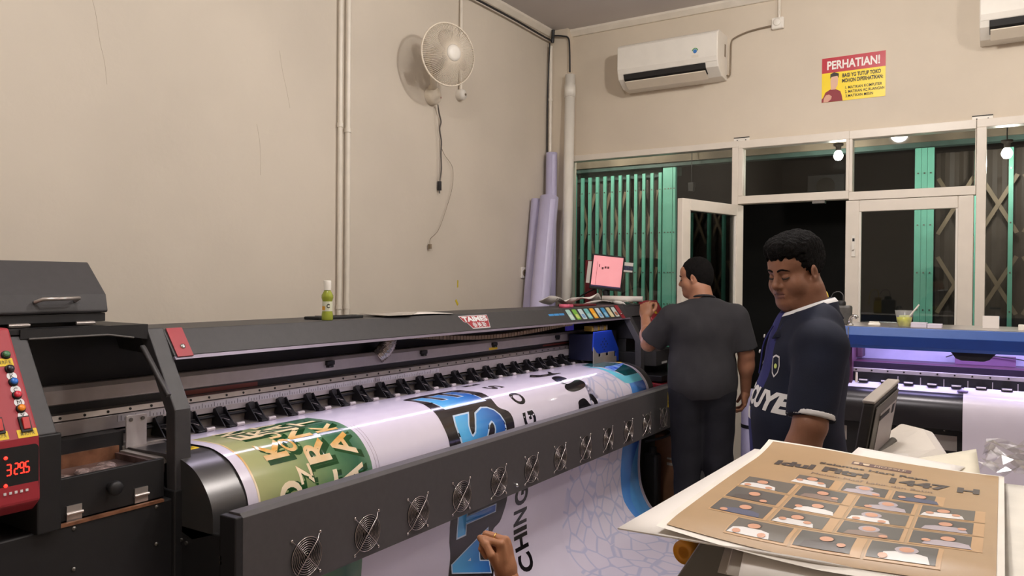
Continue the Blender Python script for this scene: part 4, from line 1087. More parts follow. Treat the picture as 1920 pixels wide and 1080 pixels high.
# the sea picture at the right edge
poly([(.204, 4.363), (.19, 4.61), (.253, 4.608), (.39, 4.60), (.50, 4.585), (.50, 4.40), (.443, 4.345), (.375, 4.335), (.30, 4.306)], GT, o2)
poly([(0.443, 4.347), (0.411, 4.485), (0.385, 4.6), (0.44, 4.59), (0.501, 4.585), (0.503, 4.501), (0.503, 4.422), (0.499, 4.389)], TE, o3)
blob([(0.375, 4.345), (0.376, 4.46), (0.372, 4.60), (0.385, 4.60), (0.421, 4.454), (0.445, 4.335), (0.431, 4.316)], SW, o4)
poly([(.25, 4.29), (.417, 4.306), (.452, 4.328), (.501, 4.386), (.503, 4.589), (.556, 4.589), (.558, 4.379), (.546, 4.326), (.493, 4.269), (.443, 4.254), (.33, 4.25)], CY, o2)
poly([(.557, 4.375), (.557, 4.592), (1.62, 4.592), (1.60, 4.40), (1.412, 4.37), (1.283, 4.327), (1.0, 4.335), (.75, 4.36)], SE, o2)
poly([(.95, 4.59), (1.1, 4.50), (1.3, 4.42), (1.5, 4.44), (1.7, 4.50), (1.75, 4.592)], LB, o3)
rc(.22, 1.9, 4.604, 4.606, RD, o1)
banner = bn.build('printed_banner', BM, recalc=False)
# UVs for the net pattern: position along and across the sheet
me = banner.data; uvl = me.uv_layers.new(name='sheet')
def s_of(x, z):
    d = (BPF[:, 0] - x) ** 2 + (BPF[:, 1] - z) ** 2
    return BS[int(np.argmin(d))]
vs_s = {}
for pl_ in me.polygons:
    if pl_.material_index != NET: continue
    for li in pl_.loop_indices:
        vi = me.loops[li].vertex_index
        if vi not in vs_s:
            c = me.vertices[vi].co; i = int(np.argmin((BPF[:, 0] - c.x) ** 2 + (BPF[:, 1] - c.z) ** 2)); vs_s[vi] = c
        c = vs_s[vi]
        # refine along the nearest segment
        i = int(np.argmin((BPF[:, 0] - c.x) ** 2 + (BPF[:, 1] - c.z) ** 2)); i = min(max(i, 1), len(BPF) - 2)
        t = ((c.x - BPF[i, 0]) * _tx[i] + (c.z - BPF[i, 1]) * _tz[i])
        uvl.data[li].uv = (BS[i] + t, c.y)
tag(banner, 'glossy printed vinyl banner draped over the long printer down to the floor', 'banner')
# ================================================================ people: smooth distance-field bodies
class Field:
    def __init__(s, xs, ys, zs):
        s.ax = [np.asarray(a, np.float64) for a in (xs, ys, zs)]
        s.d = np.ones([len(a) for a in s.ax], np.float32)

    def _sub(s, lo, hi, pad):
        sl = []
        for a, l, h in zip(s.ax, lo, hi):
            i, j = np.searchsorted(a, l - pad), np.searchsorted(a, h + pad)
            sl.append(slice(max(0, i - 1), min(len(a), j + 1)))
        X, Y, Z = np.meshgrid(*[a[q] for a, q in zip(s.ax, sl)], indexing='ij', sparse=True)
        return tuple(sl), X, Y, Z

    def _mix(s, sl, e, k, sub):
        c = s.d[sl]
        if sub:
            e = -e; h = np.clip(.5 - .5 * (c - e) / k, 0, 1); r = c * (1 - h) + e * h + k * h * (1 - h)
        else:
            h = np.clip(.5 + .5 * (e - c) / k, 0, 1); r = e * (1 - h) + c * h - k * h * (1 - h)
        s.d[sl] = r

    def cone(s, a, b, r0, r1, k=.02, sub=False):
        a, b = np.array(a, float), np.array(b, float)
        m = max(r0, r1)
        sl, X, Y, Z = s._sub(np.minimum(a, b) - m, np.maximum(a, b) + m, k * 1.5 + .025)
        v = b - a; L = v @ v + 1e-9
        t = np.clip(((X - a[0]) * v[0] + (Y - a[1]) * v[1] + (Z - a[2]) * v[2]) / L, 0, 1)
        e = np.sqrt((X - a[0] - v[0] * t) ** 2 + (Y - a[1] - v[1] * t) ** 2 + (Z - a[2] - v[2] * t) ** 2) - (r0 + (r1 - r0) * t)
        s._mix(sl, e, k, sub)

    def ell(s, c, r, k=.02, M=None, sub=False):
        """Ellipsoid; M rotates its axes into field space."""
        c, r = np.array(c, float), np.array(r, float)
        e = r.max() if M is not None else r
        sl, X, Y, Z = s._sub(c - e, c + e, k * 1.5 + .025)
        X, Y, Z = X - c[0], Y - c[1], Z - c[2]
        if M is not None:
            R = np.array(M)
            X, Y, Z = (R[0, 0] * X + R[1, 0] * Y + R[2, 0] * Z, R[0, 1] * X + R[1, 1] * Y + R[2, 1] * Z, R[0, 2] * X + R[1, 2] * Y + R[2, 2] * Z)
        k0 = np.sqrt((X / r[0]) ** 2 + (Y / r[1]) ** 2 + (Z / r[2]) ** 2)
        k1 = np.sqrt((X / r[0] ** 2) ** 2 + (Y / r[1] ** 2) ** 2 + (Z / r[2] ** 2) ** 2) + 1e-9
        s._mix(sl, k0 * (k0 - 1) / k1, k, sub)

    def cut(s, p, n, k=.004):
        """Keep the side the normal points away from."""
        n = np.array(n, float); n /= np.linalg.norm(n)
        X, Y, Z = np.meshgrid(*s.ax, indexing='ij', sparse=True)
        e = (X - p[0]) * n[0] + (Y - p[1]) * n[1] + (Z - p[2]) * n[2]
        s.d = np.maximum(s.d, e.astype(np.float32))

    def union(s, o, k=.01):
        h = np.clip(.5 + .5 * (o.d - s.d) / k, 0, 1)
        s.d = (o.d * (1 - h) + s.d * h - k * h * (1 - h)).astype(np.float32)

    def ripple(s, amp, freq, seed=0, zs=1.0):
        X, Y, Z = np.meshgrid(*s.ax, indexing='ij', sparse=True)
        rg = np.random.RandomState(seed); t = 0
        for i in range(5):
            w = rg.normal(size=3); w = w / np.linalg.norm(w) * freq * (.7 + .35 * i); w[2] *= zs
            t = t + np.sin(X * w[0] + Y * w[1] + Z * w[2] + rg.uniform(0, 6)) / (1 + .4 * i)
        near = np.abs(s.d) < .05
        s.d = np.where(near, s.d + amp * t, s.d).astype(np.float32)

    def net(s):
        F = s.d; ins = F < 0
        n = F.shape
        c = np.zeros([q - 1 for q in n], np.int8)
        for i in (0, 1):
            for j in (0, 1):
                for k in (0, 1):
                    c += ins[i:n[0] - 1 + i, j:n[1] - 1 + j, k:n[2] - 1 + k]
        mix = (c > 0) & (c < 8)
        I = np.argwhere(mix); idx = -np.ones(mix.shape, np.int64); idx[mix] = np.arange(len(I))
        P = np.zeros((len(I), 3)); W = np.zeros(len(I))
        cor = [(i, j, k) for i in (0, 1) for j in (0, 1) for k in (0, 1)]
        for a in cor:
            for ax in range(3):
                if a[ax]: continue
                b = list(a); b[ax] = 1
                A, B = I + a, I + b
                fa, fb = F[A[:, 0], A[:, 1], A[:, 2]].astype(float), F[B[:, 0], B[:, 1], B[:, 2]].astype(float)
                m = (fa < 0) != (fb < 0)
                t = np.where(m, fa / (fa - fb + 1e-12), 0)
                pa = np.stack([s.ax[q][A[:, q]] for q in range(3)], 1); pb = np.stack([s.ax[q][B[:, q]] for q in range(3)], 1)
                P += np.where(m[:, None], pa + (pb - pa) * t[:, None], 0); W += m
        P /= W[:, None]
        Q = []
        for ax in range(3):
            u, v = [q for q in range(3) if q != ax]
            a = ins; sl0 = [slice(None)] * 3; sl1 = [slice(None)] * 3
            sl0[ax] = slice(0, n[ax] - 1); sl1[ax] = slice(1, n[ax])
            e = ins[tuple(sl0)] != ins[tuple(sl1)]
            E = np.argwhere(e)
            E = E[(E[:, u] > 0) & (E[:, v] > 0) & (E[:, u] < n[u] - 1) & (E[:, v] < n[v] - 1)]
            def cell(du, dv):
                C = E.copy(); C[:, u] -= du; C[:, v] -= dv
                return idx[C[:, 0], C[:, 1], C[:, 2]]
            q = np.stack([cell(0, 0), cell(1, 0), cell(1, 1), cell(0, 1)], 1)
            flip = ins[E[:, 0], E[:, 1], E[:, 2]]
            if ax == 1: flip = ~flip
            q[~flip] = q[~flip][:, ::-1]
            Q.append(q)
        return P, np.concatenate(Q)


def axis(lo, hi, step, fine=None):
    """Grid ticks, finer inside the given (lo, hi, step) span."""
    if not fine: return np.arange(lo, hi + step, step)
    return np.concatenate([np.arange(lo, fine[0], step), np.arange(fine[0], fine[1], fine[2]), np.arange(fine[1], hi + step, step)])


def rotm(rz=0, rx=0, ry=0):
    return np.array(Matrix.Rotation(rz, 3, 'Z') @ Matrix.Rotation(rx, 3, 'X') @ Matrix.Rotation(ry, 3, 'Y'))


HS = 0.87          # head size


def head_field(F, C, R, fat=0.0):
    """Sculpts a head into F: centre C (ear level), rotation R (face towards +Y)."""
    H = HS
    def T(p): return C + R @ np.array(p, float) * H
    def ell(c, r, k=.02, sub=False, m=None): F.ell(T(c), np.array(r, float) * H, k * H, R if m is None else R @ m, sub)
    def cone(a, b, r0, r1, k=.02, sub=False): F.cone(T(a), T(b), r0 * H, r1 * H, k * H, sub)
    ell((0, -.016, .045), (.076, .097, .088), .02)
    ell((0, .03, -.03), (.062 + fat, .064, .086), .03)
    ell((0, .055, .05), (.062, .04, .045), .03)
    for s in (-1, 1):
        cone((s * (.056 + fat), -.005, -.055), (s * .018, .062, -.094), .022 + fat, .02 + fat * .5, .03)
        ell((s * (.041 + fat * .8), .052, -.034), (.03, .033, .034), .025)
    ell((0, .072, -.094), (.024, .022, .018), .02)
    if fat: ell((0, .028, -.098), (.05, .055, .03), .03)
    cone((-.034, .080, .026), (.034, .080, .026), .011, .011, .016)
    for s in (-1, 1):
        ell((s * .032, .106, .004), (.019, .018, .0125), .012, True)
        ell((s * .032, .0765, .003), (.0165, .0155, .0135), .004)
    cone((0, .088, .012), (0, .107, -.026), .009, .0125, .014)
    ell((0, .105, -.030), (.014, .013, .011), .01)
    for s in (-1, 1):
        ell((s * .0145, .094, -.034), (.009, .012, .009), .007)
        ell((s * .007, .104, -.043), (.0042, .006, .004), .003, True)
    ell((0, .083, -.062), (.033, .017, .022), .015)
    cone((-.021, .087, -.0585), (-.004, .0965, -.0545), .0045, .0065, .005)
    cone((.021, .087, -.0585), (.004, .0965, -.0545), .0045, .0065, .005)
    cone((-.017, .088, -.0685), (.017, .088, -.0685), .0058, .0058, .006); ell((0, .093, -.069), (.013, .008, .0065), .006)
    cone((-.023, .094, -.0625), (0, .1035, -.0615), .0022, .0022, .003, True); cone((.023, .094, -.0625), (0, .1035, -.0615), .0022, .0022, .003, True)
    for s in (-1, 1):
        m = rotm(rz=s * -.35, rx=-.15)
        ell((s * (.079 + fat * .5), -.008, -.004), (.0085, .021, .033), .006, m=m)
        ell((s * (.076 + fat * .5), .002, -.028), (.009, .010, .014), .006)
        ell((s * (.090 + fat * .5), .000, .0), (.006, .0105, .018), .004, True, m)
        ell((s * (.0865 + fat * .5), .001, -.004), (.004, .006, .009), .003, True, m)


def hair_mesh(parent, C, R, mt, curly, fat=0.0, name='hair'):
    h = .14
    st = .0028
    F = Field(axis(-h, h, st), axis(-h - .02, h, st), axis(-.11, .20, st))
    if curly:
        F.ell((0, -.018, .05), (.0815 + fat * .5, .103, .092), .02)
        F.ell((0, .0, .098), (.080, .104, .058), .03)
        F.ell((0, .055, .098), (.064, .046, .036), .02)
        F.ripple(.0023, 260, 3)
    else:
        F.ell((0, -.018, .048), (.083, .106, .098), .02)
        F.ell((0, -.03, .0), (.077, .09, .09), .03)
        F.ripple(.0012, 170, 5, .35)
    G = F
    k = .006
    G.ell((0, .142, -.058), (.105, .118, .130), k, sub=True)          # the face
    G.ell((0, .03, -.075), (.2, .055, .068), k, sub=True)              # clear of the ears and cheeks
    G.cut((0, -.05, -.058 if not curly else -.045), (0, .25, -1))      # nape
    P, Q = G.net()
    P = P * HS @ R.T + C
    b = MB(); b.add(P, Q.tolist(), 0, True)
    return b.build(name, mt, parent, world=False, recalc=False)


def hand_field(F, W, fwd, palm, side, curl, thumb=.6, sc=1.0, open_=(1, 1, 1, 1)):
    """Wrist W, fwd along the palm, palm = out of the palm, side = towards the thumb."""
    fwd, palm, side = [np.array(v, float) / np.linalg.norm(v) for v in (fwd, palm, side)]
    W = np.array(W, float)
    def q(a, b, c): return W + (fwd * a + side * b + palm * c) * sc
    F.ell(q(.045, .0, 0), (.052 * sc, .042 * sc, .018 * sc), .012, np.stack([fwd, side, palm], 1))
    F.cone(q(-.04, 0, 0), q(.02, 0, 0), .024 * sc, .026 * sc, .02)
    F.cone(q(.02, .022, .006), q(.05, .03, .012), .017 * sc, .013 * sc, .012)
    base = [(.088, .031, .0), (.093, .010, -.002), (.088, -.011, -.001), (.080, -.030, .001)]
    Ls = [(.042, .026, .021), (.047, .029, .022), (.043, .027, .021), (.033, .021, .019)]
    rs = [.0092, .0095, .0090, .0080]
    for i in range(4):
        p = q(*base[i]); ang = 0.0; r = rs[i] * sc
        sp = (1.5 - i) * .06
        F.cone(q(.05, base[i][1] * .8, 0), p, r * 1.25, r * 1.15, .008)
        for j, L in enumerate(Ls[i]):
            ang += curl[j] * open_[i]
            d = fwd * math.cos(ang) + palm * math.sin(ang) + side * sp * math.cos(ang)
            n = p + d * L * sc
            F.cone(p, n, r * (1.05 - .08 * j), r * (.97 - .08 * j), .003)
            p = n
    p = q(.03, .034, .010)
    for j, (L, a) in enumerate(((.040, .9 - thumb * .5), (.030, .55 - thumb * .8), (.024, .25 - thumb * .9))):
        d = fwd * math.cos(a) + side * math.sin(a) + palm * (.25 + .35 * thumb * j)
        d /= np.linalg.norm(d)
        n = p + d * L * sc
        F.cone(p, n, (.0115 - .001 * j) * sc, (.0105 - .001 * j) * sc, .004); p = n


def mesh_part(F, name, mats, parent, zone=None, smooth=True):
    P, Q = F.net()
    b = MB(); b.add(P, Q.tolist(), 0, smooth)
    o = b.build(name, mats, parent, world=False, recalc=False)
    if zone is not None:
        c = P[Q].mean(1)
        o.data.polygons.foreach_set('material_index', zone(c).astype(np.int32))
    return o


def project_print(target, V, F, org, ux, uy, dirn, off=.0015):
    """Drape flat lettering onto a mesh by casting it along dirn (all in the target's local space)."""
    bv = BVHTree.FromPolygons([v.co[:] for v in target.data.vertices], [p.vertices[:] for p in target.data.polygons])
    bm = bmesh.new(); vs = [bm.verts.new((p[0], p[1], 0)) for p in V]
    for f in F:
        try: bm.faces.new([vs[i] for i in f])
        except ValueError: pass
    bmesh.ops.triangulate(bm, faces=bm.faces)
    for ax in (0, 1):
        lo, hi = min(p[ax] for p in V), max(p[ax] for p in V); k = lo + .008
        while k < hi:
            bmesh.ops.bisect_plane(bm, geom=bm.verts[:] + bm.edges[:] + bm.faces[:], plane_co=(k, k, 0), plane_no=(1 - ax, ax, 0)); k += .008
    bm.verts.index_update(); org, ux, uy, dirn = Vector(org), Vector(ux).normalized(), Vector(uy).normalized(), Vector(dirn).normalized()
    out = []
    for v in bm.verts:
        o = org + ux * v.co.x + uy * v.co.y
        h = bv.ray_cast(o, dirn)
        out.append((h[0] + h[1] * off if h[1].dot(dirn) < 0 else h[0] - h[1] * off) if h[0] is not None else o + dirn * .1)
    fs = [[v.index for v in f.verts] for f in bm.faces]
    bm.free()
    return out, fs


def skin(name, rgb, lip):
    m = mat(name, rgb, .5, var=.05, scale=18, bump=.06, bscale=220, spec=.35)
    b = m.node_tree.nodes['Principled BSDF']
    b.inputs['Subsurface Weight'].default_value = .08; b.inputs['Subsurface Radius'].default_value = (.01, .004, .002)
    return [m, mat(name + '_lip', lip, .45, var=.04)]


m_hair = mat('black_hair', (17, 15, 15), .85, var=.35, scale=90, bump=.6, bscale=300, spec=.12)
m_lash = mat('lash_black', (20, 16, 15), .6)


def face_extras(parent, C, R, mt=None):
    """Brows and the lash line of lowered lids."""
    mt = mt or m_hair
    def T(p): return tuple(C + R @ np.array(p, float) * HS)
    for s in (-1, 1):
        b = MB(); b.tube([T(p) for p in catmull([(s * .011, .0975, .0235), (s * .024, .098, .0295), (s * .038, .0925, .0295), (s * .052, .0775, .0225)], 5)], [.0012] + [.0031] * 12 + [.0022, .0014, .001], 7); b.build('eyebrow', mt, parent, world=False)
        b = MB(); b.tube([T(p) for p in catmull([(s * .017, .0855, .0), (s * .025, .0915, -.0035), (s * .033, .0935, -.0045), (s * .042, .0895, -.003), (s * .049, .0815, .001)], 5)], .0019, 6); b.build('eyelashes', m_lash, parent, world=False)


def body_limbs(F, J, thick=1.0):
    """Torso, legs and arms from a joint table."""
    t = thick
    for c, r in J['torso']: F.ell(c, r, .05)
    F.cone(J['sl'], J['sr'], .07 * t, .07 * t, .05)
    F.cone(J['n0'], J['n1'], .064, .058, .03)
    for s in ('l', 'r'):
        F.cone(J['h' + s], J['k' + s], .092 * t, .06 * t, .04); F.cone(J['k' + s], J['a' + s], .06 * t, .04 * t, .02)
        F.cone(J['a' + s], J['t' + s], .04, .03, .02)
        F.cone(J['s' + s], J['e' + s], .056 * t, .045 * t, .03); F.cone(J['e' + s], J['w' + s], .045 * t, .029 * t, .015)
        d = np.array(J['w' + s]) - np.array(J['e' + s]); F.ell(np.array(J['e' + s]) + d * .3, (.045 * t, .045 * t, .06), .03)


def shoes(parent, J, mt):
    for s in ('l', 'r'):
        a, t = np.array(J['a' + s], float), np.array(J['t' + s], float)
        F = Field(axis(min(a[0], t[0]) - .1, max(a[0], t[0]) + .1, .008), axis(min(a[1], t[1]) - .12, max(a[1], t[1]) + .1, .008), axis(-.01, .16, .008))
        F.cone((a[0], a[1] - .03, .045), (t[0], t[1], .035), .045, .042, .02); F.cone((a[0], a[1], .05), (a[0], a[1], .11), .05, .048, .02)
        F.cut((0, 0, .004), (0, 0, -1))
        mesh_part(F, 'shoe', mt, parent)


# ---------------------------------------------------------------- the man in the polo shirt
sk1 = skin('skin_tan', (134, 92, 71), (112, 70, 60))
m_navy = mat('polo_navy', (25, 29, 45), .75, var=.15, scale=10, bump=.15, bscale=500, spec=.2)
m_stripe = mat('polo_white_stripe', (214, 212, 212), .7)
m_indigo = mat('polo_indigo_panel', (44, 46, 100), .75, spec=.2)
m_trs = mat('dark_trousers', (28, 28, 34), .8, var=.1, bump=.1, bscale=300, spec=.2)
m_shoe = mat('dark_shoe', (30, 28, 28), .5)
p1 = bpy.data.objects.new('person', None)


def person_root(name, label, loc, rz):
    """The person's own object is the skin mesh, filled in by the caller."""
    return label, loc, rz


J = dict(torso=[((0, 0, 1.27), (.165, .108, .17)), ((0, .03, 1.08), (.155, .122, .17)), ((0, .0, .93), (.15, .11, .13))],
         sl=(-.15, -.01, 1.345), sr=(.15, -.01, 1.345), n0=(0, -.02, 1.38), n1=(0, .005, 1.50),
         hl=(-.095, 0, .88), hr=(.095, 0, .88), kl=(-.105, .02, .48), kr=(.105, .01, .48), al=(-.11, -.02, .08), ar=(.11, -.02, .08), tl=(-.13, .15, .035), tr=(.13, .15, .035),
         el=(-.255, .035, 1.12), er=(.245, -.02, 1.12), wl=(-.235, .105, .86), wr=(.22, .03, .86))
HC = np.array((0.0, .03, 1.565)); HR = rotm(rz=math.radians(34), rx=math.radians(-13))


def make_person(J, HC, HR, skm, fat, label, loc, rz, hands, zlip=True, thick=1.0, hi=1.76):
    F = Field(axis(-.42, .42, .009, (-.115, .115, .0026)), axis(-.3, .45, .009, (HC[1] - .13, HC[1] + .135, .0026)), axis(-.02, hi, .009, (HC[2] - .135, HC[2] + .15, .0026)))
    body_limbs(F, J, thick)
    head_field(F, HC, HR, fat)
    F.cone(np.array(J['n0']) + (0, 0, .03), HC + HR @ np.array((0, -.02, -.05)), .062, .056, .03)
    P, Q = F.net()
    b = MB(); b.add(P, Q.tolist(), 0, True)
    nb = len(Q)
    for hd in hands:
        W = np.array(hd['w'], float)
        G = Field(axis(W[0] - .16, W[0] + .16, .003), axis(W[1] - .16, W[1] + .2, .003), axis(W[2] - .2, W[2] + .2, .003))
        hand_field(G, W, hd['fwd'], hd['palm'], hd['side'], hd['curl'], hd.get('thumb', .6), hd.get('sc', 1.0), hd.get('open', (1, 1, 1, 1)))
        P2, Q2 = G.net(); b.add(P2, Q2.tolist(), 0, True)
    o = b.build('person', skm, None, recalc=False)
    c = (P[Q].mean(1) - HC) @ HR / HS
    lip = (np.abs(c[:, 0]) < .0235) & (c[:, 1] > .083) & (((c[:, 2] > -.0755) & (c[:, 2] < -.0505)))
    mi = np.zeros(len(o.data.polygons), np.int32); mi[:nb] = lip
    o.data.polygons.foreach_set('material_index', mi)
    o.location = loc; o.rotation_euler = (0, 0, rz)
    return tag(o, label, 'person')


relaxed = dict(curl=(.35, .45, .35), thumb=.3)
lh = dict(w=(-.235, .105, .86), fwd=(.05, .3, -.95), palm=(.9, .1, .1), side=(.1, .85, .4), **relaxed)
rh = dict(w=(.22, .03, .86), fwd=(-.05, .2, -.95), palm=(-.9, .1, .1), side=(-.1, .85, .4), **relaxed)
M1 = make_person(J, HC, HR, sk1, .006, 'person in navy polo shirt looking down, standing behind the paper stack', (-.535, 2.60, 0), math.radians(113), [lh, rh], thick=1.05)
hair_mesh(M1, HC, HR, m_hair, True, .006)
face_extras(M1, HC, HR)
F = Field(axis(-.4, .4, .006), axis(-.26, .32, .006), axis(.80, 1.50, .006))
for c, r in (((0, -.005, 1.27), (.182, .124, .19)), ((0, .028, 1.09), (.178, .143, .19)), ((0, .012, .93), (.172, .143, .17))): F.ell(c, r, .05)
F.cone((0, -.015, 1.385), (-.16, -.012, 1.345), .075, .08, .05); F.cone((0, -.015, 1.385), (.16, -.012, 1.345), .075, .08, .05)
F.cone((-.06, -.02, 1.395), (.06, -.02, 1.395), .065, .065, .04)
F.cone((0, -.02, 1.40), (0, -.012, 1.46), .082, .071, .02); F.cone((-.08, -.02, 1.405), (.08, -.02, 1.405), .062, .062, .03)
F.cut((0, 0, .835), (0, 0, -1)); F.cut((0, 0, 1.462), (0, .35, 1))
S = Field(*F.ax)
def sleeves(S, g=0.0):
    S.cone((-.17, -.01, 1.335), (-.258, .04, 1.10), .078 + g, .064 + g, .03); S.cone((.17, -.012, 1.335), (.25, -.02, 1.10), .078 + g, .064 + g, .03)
HEM = [((-.248, .033, 1.142), (-.28, .16, -.95)), ((.242, -.02, 1.142), (.28, -.03, -.95))]
sleeves(S)
for p_, n_ in HEM: S.cut(p_, n_)
F.union(S, .02)
F.ripple(.0026, 24, 11, .6)
def zone1(c):
    m = np.zeros(len(c), int)
    m[(m == 0) & (c[:, 1] > .06) & (np.abs(c[:, 0]) < .055) & (c[:, 2] > 1.2)] = 2
    m[(m == 0) & (c[:, 1] > .1) & (c[:, 2] < 1.12) & (c[:, 0] > -.02)] = 2
    return m
shirt1 = mesh_part(F, 'polo_shirt', [m_navy, m_stripe, m_indigo], M1, zone1)
# collar: a folded band open at the throat, white along its edge
def collar(parent, r0, r1, zc, cen, mts, gap=.42):
    g = []
    n = 44
    for i in range(n + 1):
        a = PI / 2 + gap + (2 * PI - 2 * gap) * i / n
        fr = .5 + .5 * math.sin(a)          # 1 at the throat
        row = []
        for r, z in ((r0, -.02), (r0 + .002, .012), (r0 + .006, .022), (r0 + .012, .022), (r0 + .022, .010), (r1 - .014 + .012 * fr, -.020 - .012 * fr), (r1 - .002 + .018 * fr, -.044 - .015 * fr)):
            row.append((cen[0] + r * math.cos(a), cen[1] + r * math.sin(a) * 1.05 + .006, zc + z - .055 * fr ** 1.5))
        g.append(row)
    b = MB(); b.sheet(g, 0, .0035)
    o = b.build('collar', mts, parent, world=False)
    C7 = 7
    for pl_ in o.data.polygons:
        c = [v % C7 for v in pl_.vertices]
        if len(c) == 4 and min(c) == 3 and max(c) == 4: pl_.material_index = 1
    return o
for i_, (p_, n_) in enumerate(HEM):
    p_, n_ = np.array(p_), np.array(n_) / np.linalg.norm(n_)
    B_ = Field(axis(p_[0] - .11, p_[0] + .11, .0035), axis(p_[1] - .11, p_[1] + .11, .0035), axis(p_[2] - .08, p_[2] + .08, .0035))
    sleeves(B_, .0022); B_.cut(p_ + n_ * .0015, n_); B_.cut(p_ - n_ * .014, -n_)
    X_ = np.abs(B_.ax[0]) < .165; B_.d[X_] = 1.0
    mesh_part(B_, 'sleeve_band', m_stripe, M1)
collar(M1, .066, .106, 1.466, (0, -.012), [m_navy, m_stripe])
def chest(V, F, x, z, mt, name, tilt=0.0, off=.0018):
    c, s = math.cos(tilt), math.sin(tilt)
    P, Fs = project_print(shirt1, V, F, (x, .6, z), (-c, 0, s), (s, 0, c), (0, -1, 0), off)
    b = MB(); b.add(P, Fs, 0, True); return b.build(name, mt, M1, world=False, recalc=False)
V, F2 = text2d('RECUYE', .25, .062, .05); chest(V, F2, -.035, 1.17, m_stripe, 'chest_lettering', -.08)
for k in range(4):
    V = [(-.03 + .012 * k, 0.012), (-.012 + .012 * k, .016), (.012 + .01 * k, -.022), (.0 + .01 * k, -.02)]
    chest(V, [(0, 1, 2, 3)], .02, 1.115, m_stripe, 'chest_wing')
cr = [(-.02, .03), (0, .036), (.02, .03), (.021, .0), (.014, -.022), (0, -.036), (-.014, -.022), (-.021, 0)]
b_ = [(p[0] * .82, p[1] * .84) for p in cr]
chest(cr + b_, [(i, (i + 1) % 8, 8 + (i + 1) % 8, 8 + i) for i in range(8)], -.085, 1.272, m_stripe, 'chest_crest', .1)
chest(*disc2d(.008, 12), -.085, 1.272, mat('crest_lime', (200, 214, 110), .6), 'crest_centre')
for x, z in ((.05, 1.27), (.055, 1.235)):
    chest(*text2d('ADV', .035, .012, .02), x, z, m_stripe, 'chest_badge')
b = MB(); b.tube(catmull([(-.012, .10, 1.395), (-.012, .128, 1.34), (-.012, .137, 1.28), (-.01, .142, 1.24)], 5), .003, 6); b.build('placket', m_indigo, M1, world=False)
for z, y in ((1.36, .125), (1.31, .139)):
    b = MB(); b.lathe([(.006, 0), (.005, .003), (0, .003)], (-.004, y, z), 12, axis=(0, 1, .2)); b.build('button', m_stripe, M1, world=False)
def trousers(parent, J, mt, hipw, top, seed, thick=1.0):
    F = Field(axis(-.34, .34, .009), axis(-.26, .3, .009), axis(.05, top + .02, .009))
    F.ell((0, .005, .93), (hipw, .135 * thick, .14), .04)
    for s in ('l', 'r'):
        F.cone(J['h' + s], J['k' + s], .108 * thick, .082, .04); k = np.array(J['k' + s]); a = np.array(J['a' + s]); F.cone(k, a + np.array((0, 0, .02)), .082, .068, .03)
    F.cut((0, 0, top), (0, 0, 1)); F.cut((0, 0, .075), (0, 0, -1)); F.ripple(.002, 40, seed)
    return mesh_part(F, 'trousers', mt, parent)
trousers(M1, J, m_trs, .175, .95, 21, 1.08); shoes(M1, J, m_shoe)

# ---------------------------------------------------------------- the man in grey at the far end of the printer
sk2 = skin('skin_brown', (160, 112, 87), (140, 92, 78))
m_grey = mat('tshirt_grey', (51, 50, 53), .85, var=.14, scale=7, bump=.12, bscale=420, spec=.2)
J2 = dict(torso=[((0, 0, 1.25), (.18, .12, .17)), ((0, .02, 1.06), (.17, .125, .17)), ((0, .0, .92), (.165, .125, .13))],
          sl=(-.16, -.01, 1.325), sr=(.16, -.01, 1.325), n0=(0, -.02, 1.36), n1=(-.025, .0, 1.48),
          hl=(-.09, 0, .87), hr=(.09, 0, .87), kl=(-.085, .02, .47), kr=(.095, .01, .47), al=(-.08, -.02, .08), ar=(.10, -.02, .08), tl=(-.10, .15, .035), tr=(.12, .15, .035),
          el=(-.315, .08, 1.15), er=(.245, -.02, 1.11), wl=(-.335, .28, 1.30), wr=(.255, .075, .885))
HC2 = np.array((-.045, .02, 1.548)); HR2 = rotm(rz=math.radians(72), rx=math.radians(-8))
lh = dict(w=(-.335, .28, 1.30), fwd=(.02, .35, .93), palm=(.35, .85, -.3), side=(.92, -.2, .05), curl=(1.1, 1.2, .7), thumb=.7)
rh = dict(w=(.255, .075, .885), fwd=(-.02, .25, -.95), palm=(-.85, .3, .1), side=(.1, .9, .25), curl=(.5, .6, .4), thumb=.4)
P2 = (-1.49, 4.45, .008); A2 = math.atan2(.947, -.32) - PI / 2 + math.radians(4)
M2 = make_person(J2, HC2, HR2, sk2, .003, 'person seen from behind in dark grey T-shirt at the far end of the printer', P2, A2, [lh, rh], thick=1.0)
hair_mesh(M2, HC2, HR2, m_hair, False)
face_extras(M2, HC2, HR2)
F = Field(axis(-.42, .42, .006), axis(-.26, .32, .006), axis(.80, 1.50, .006))
for c, r in (((0, -.005, 1.24), (.20, .142, .19)), ((0, .01, 1.05), (.195, .148, .19)), ((0, .0, .93), (.198, .15, .16))): F.ell(c, r, .05)
F.cone((0, -.02, 1.365), (-.165, -.012, 1.315), .072, .078, .05); F.cone((0, -.02, 1.365), (.165, -.012, 1.315), .072, .078, .05); F.cone((0, -.02, 1.38), (0, -.012, 1.43), .072, .063, .03)
F.cut((0, 0, .845), (0.12, 0, -1)); F.cut((0, 0, 1.425), (0, .3, 1))
S = Field(*F.ax)
S.cone((-.175, -.01, 1.315), (-.31, .07, 1.15), .085, .078, .03); S.cut((-.292, .062, 1.172), (-.52, .34, -.78))
T = Field(*F.ax)
T.cone((.175, -.01, 1.315), (.25, -.02, 1.08), .084, .076, .03); T.cut((.236, -.018, 1.135), (.24, -.03, -.96))
F.union(S, .02); F.union(T, .02); F.ripple(.0034, 22, 4, .5); F.ripple(.0012, 60, 9, .4)
mesh_part(F, 'tshirt', m_grey, M2)
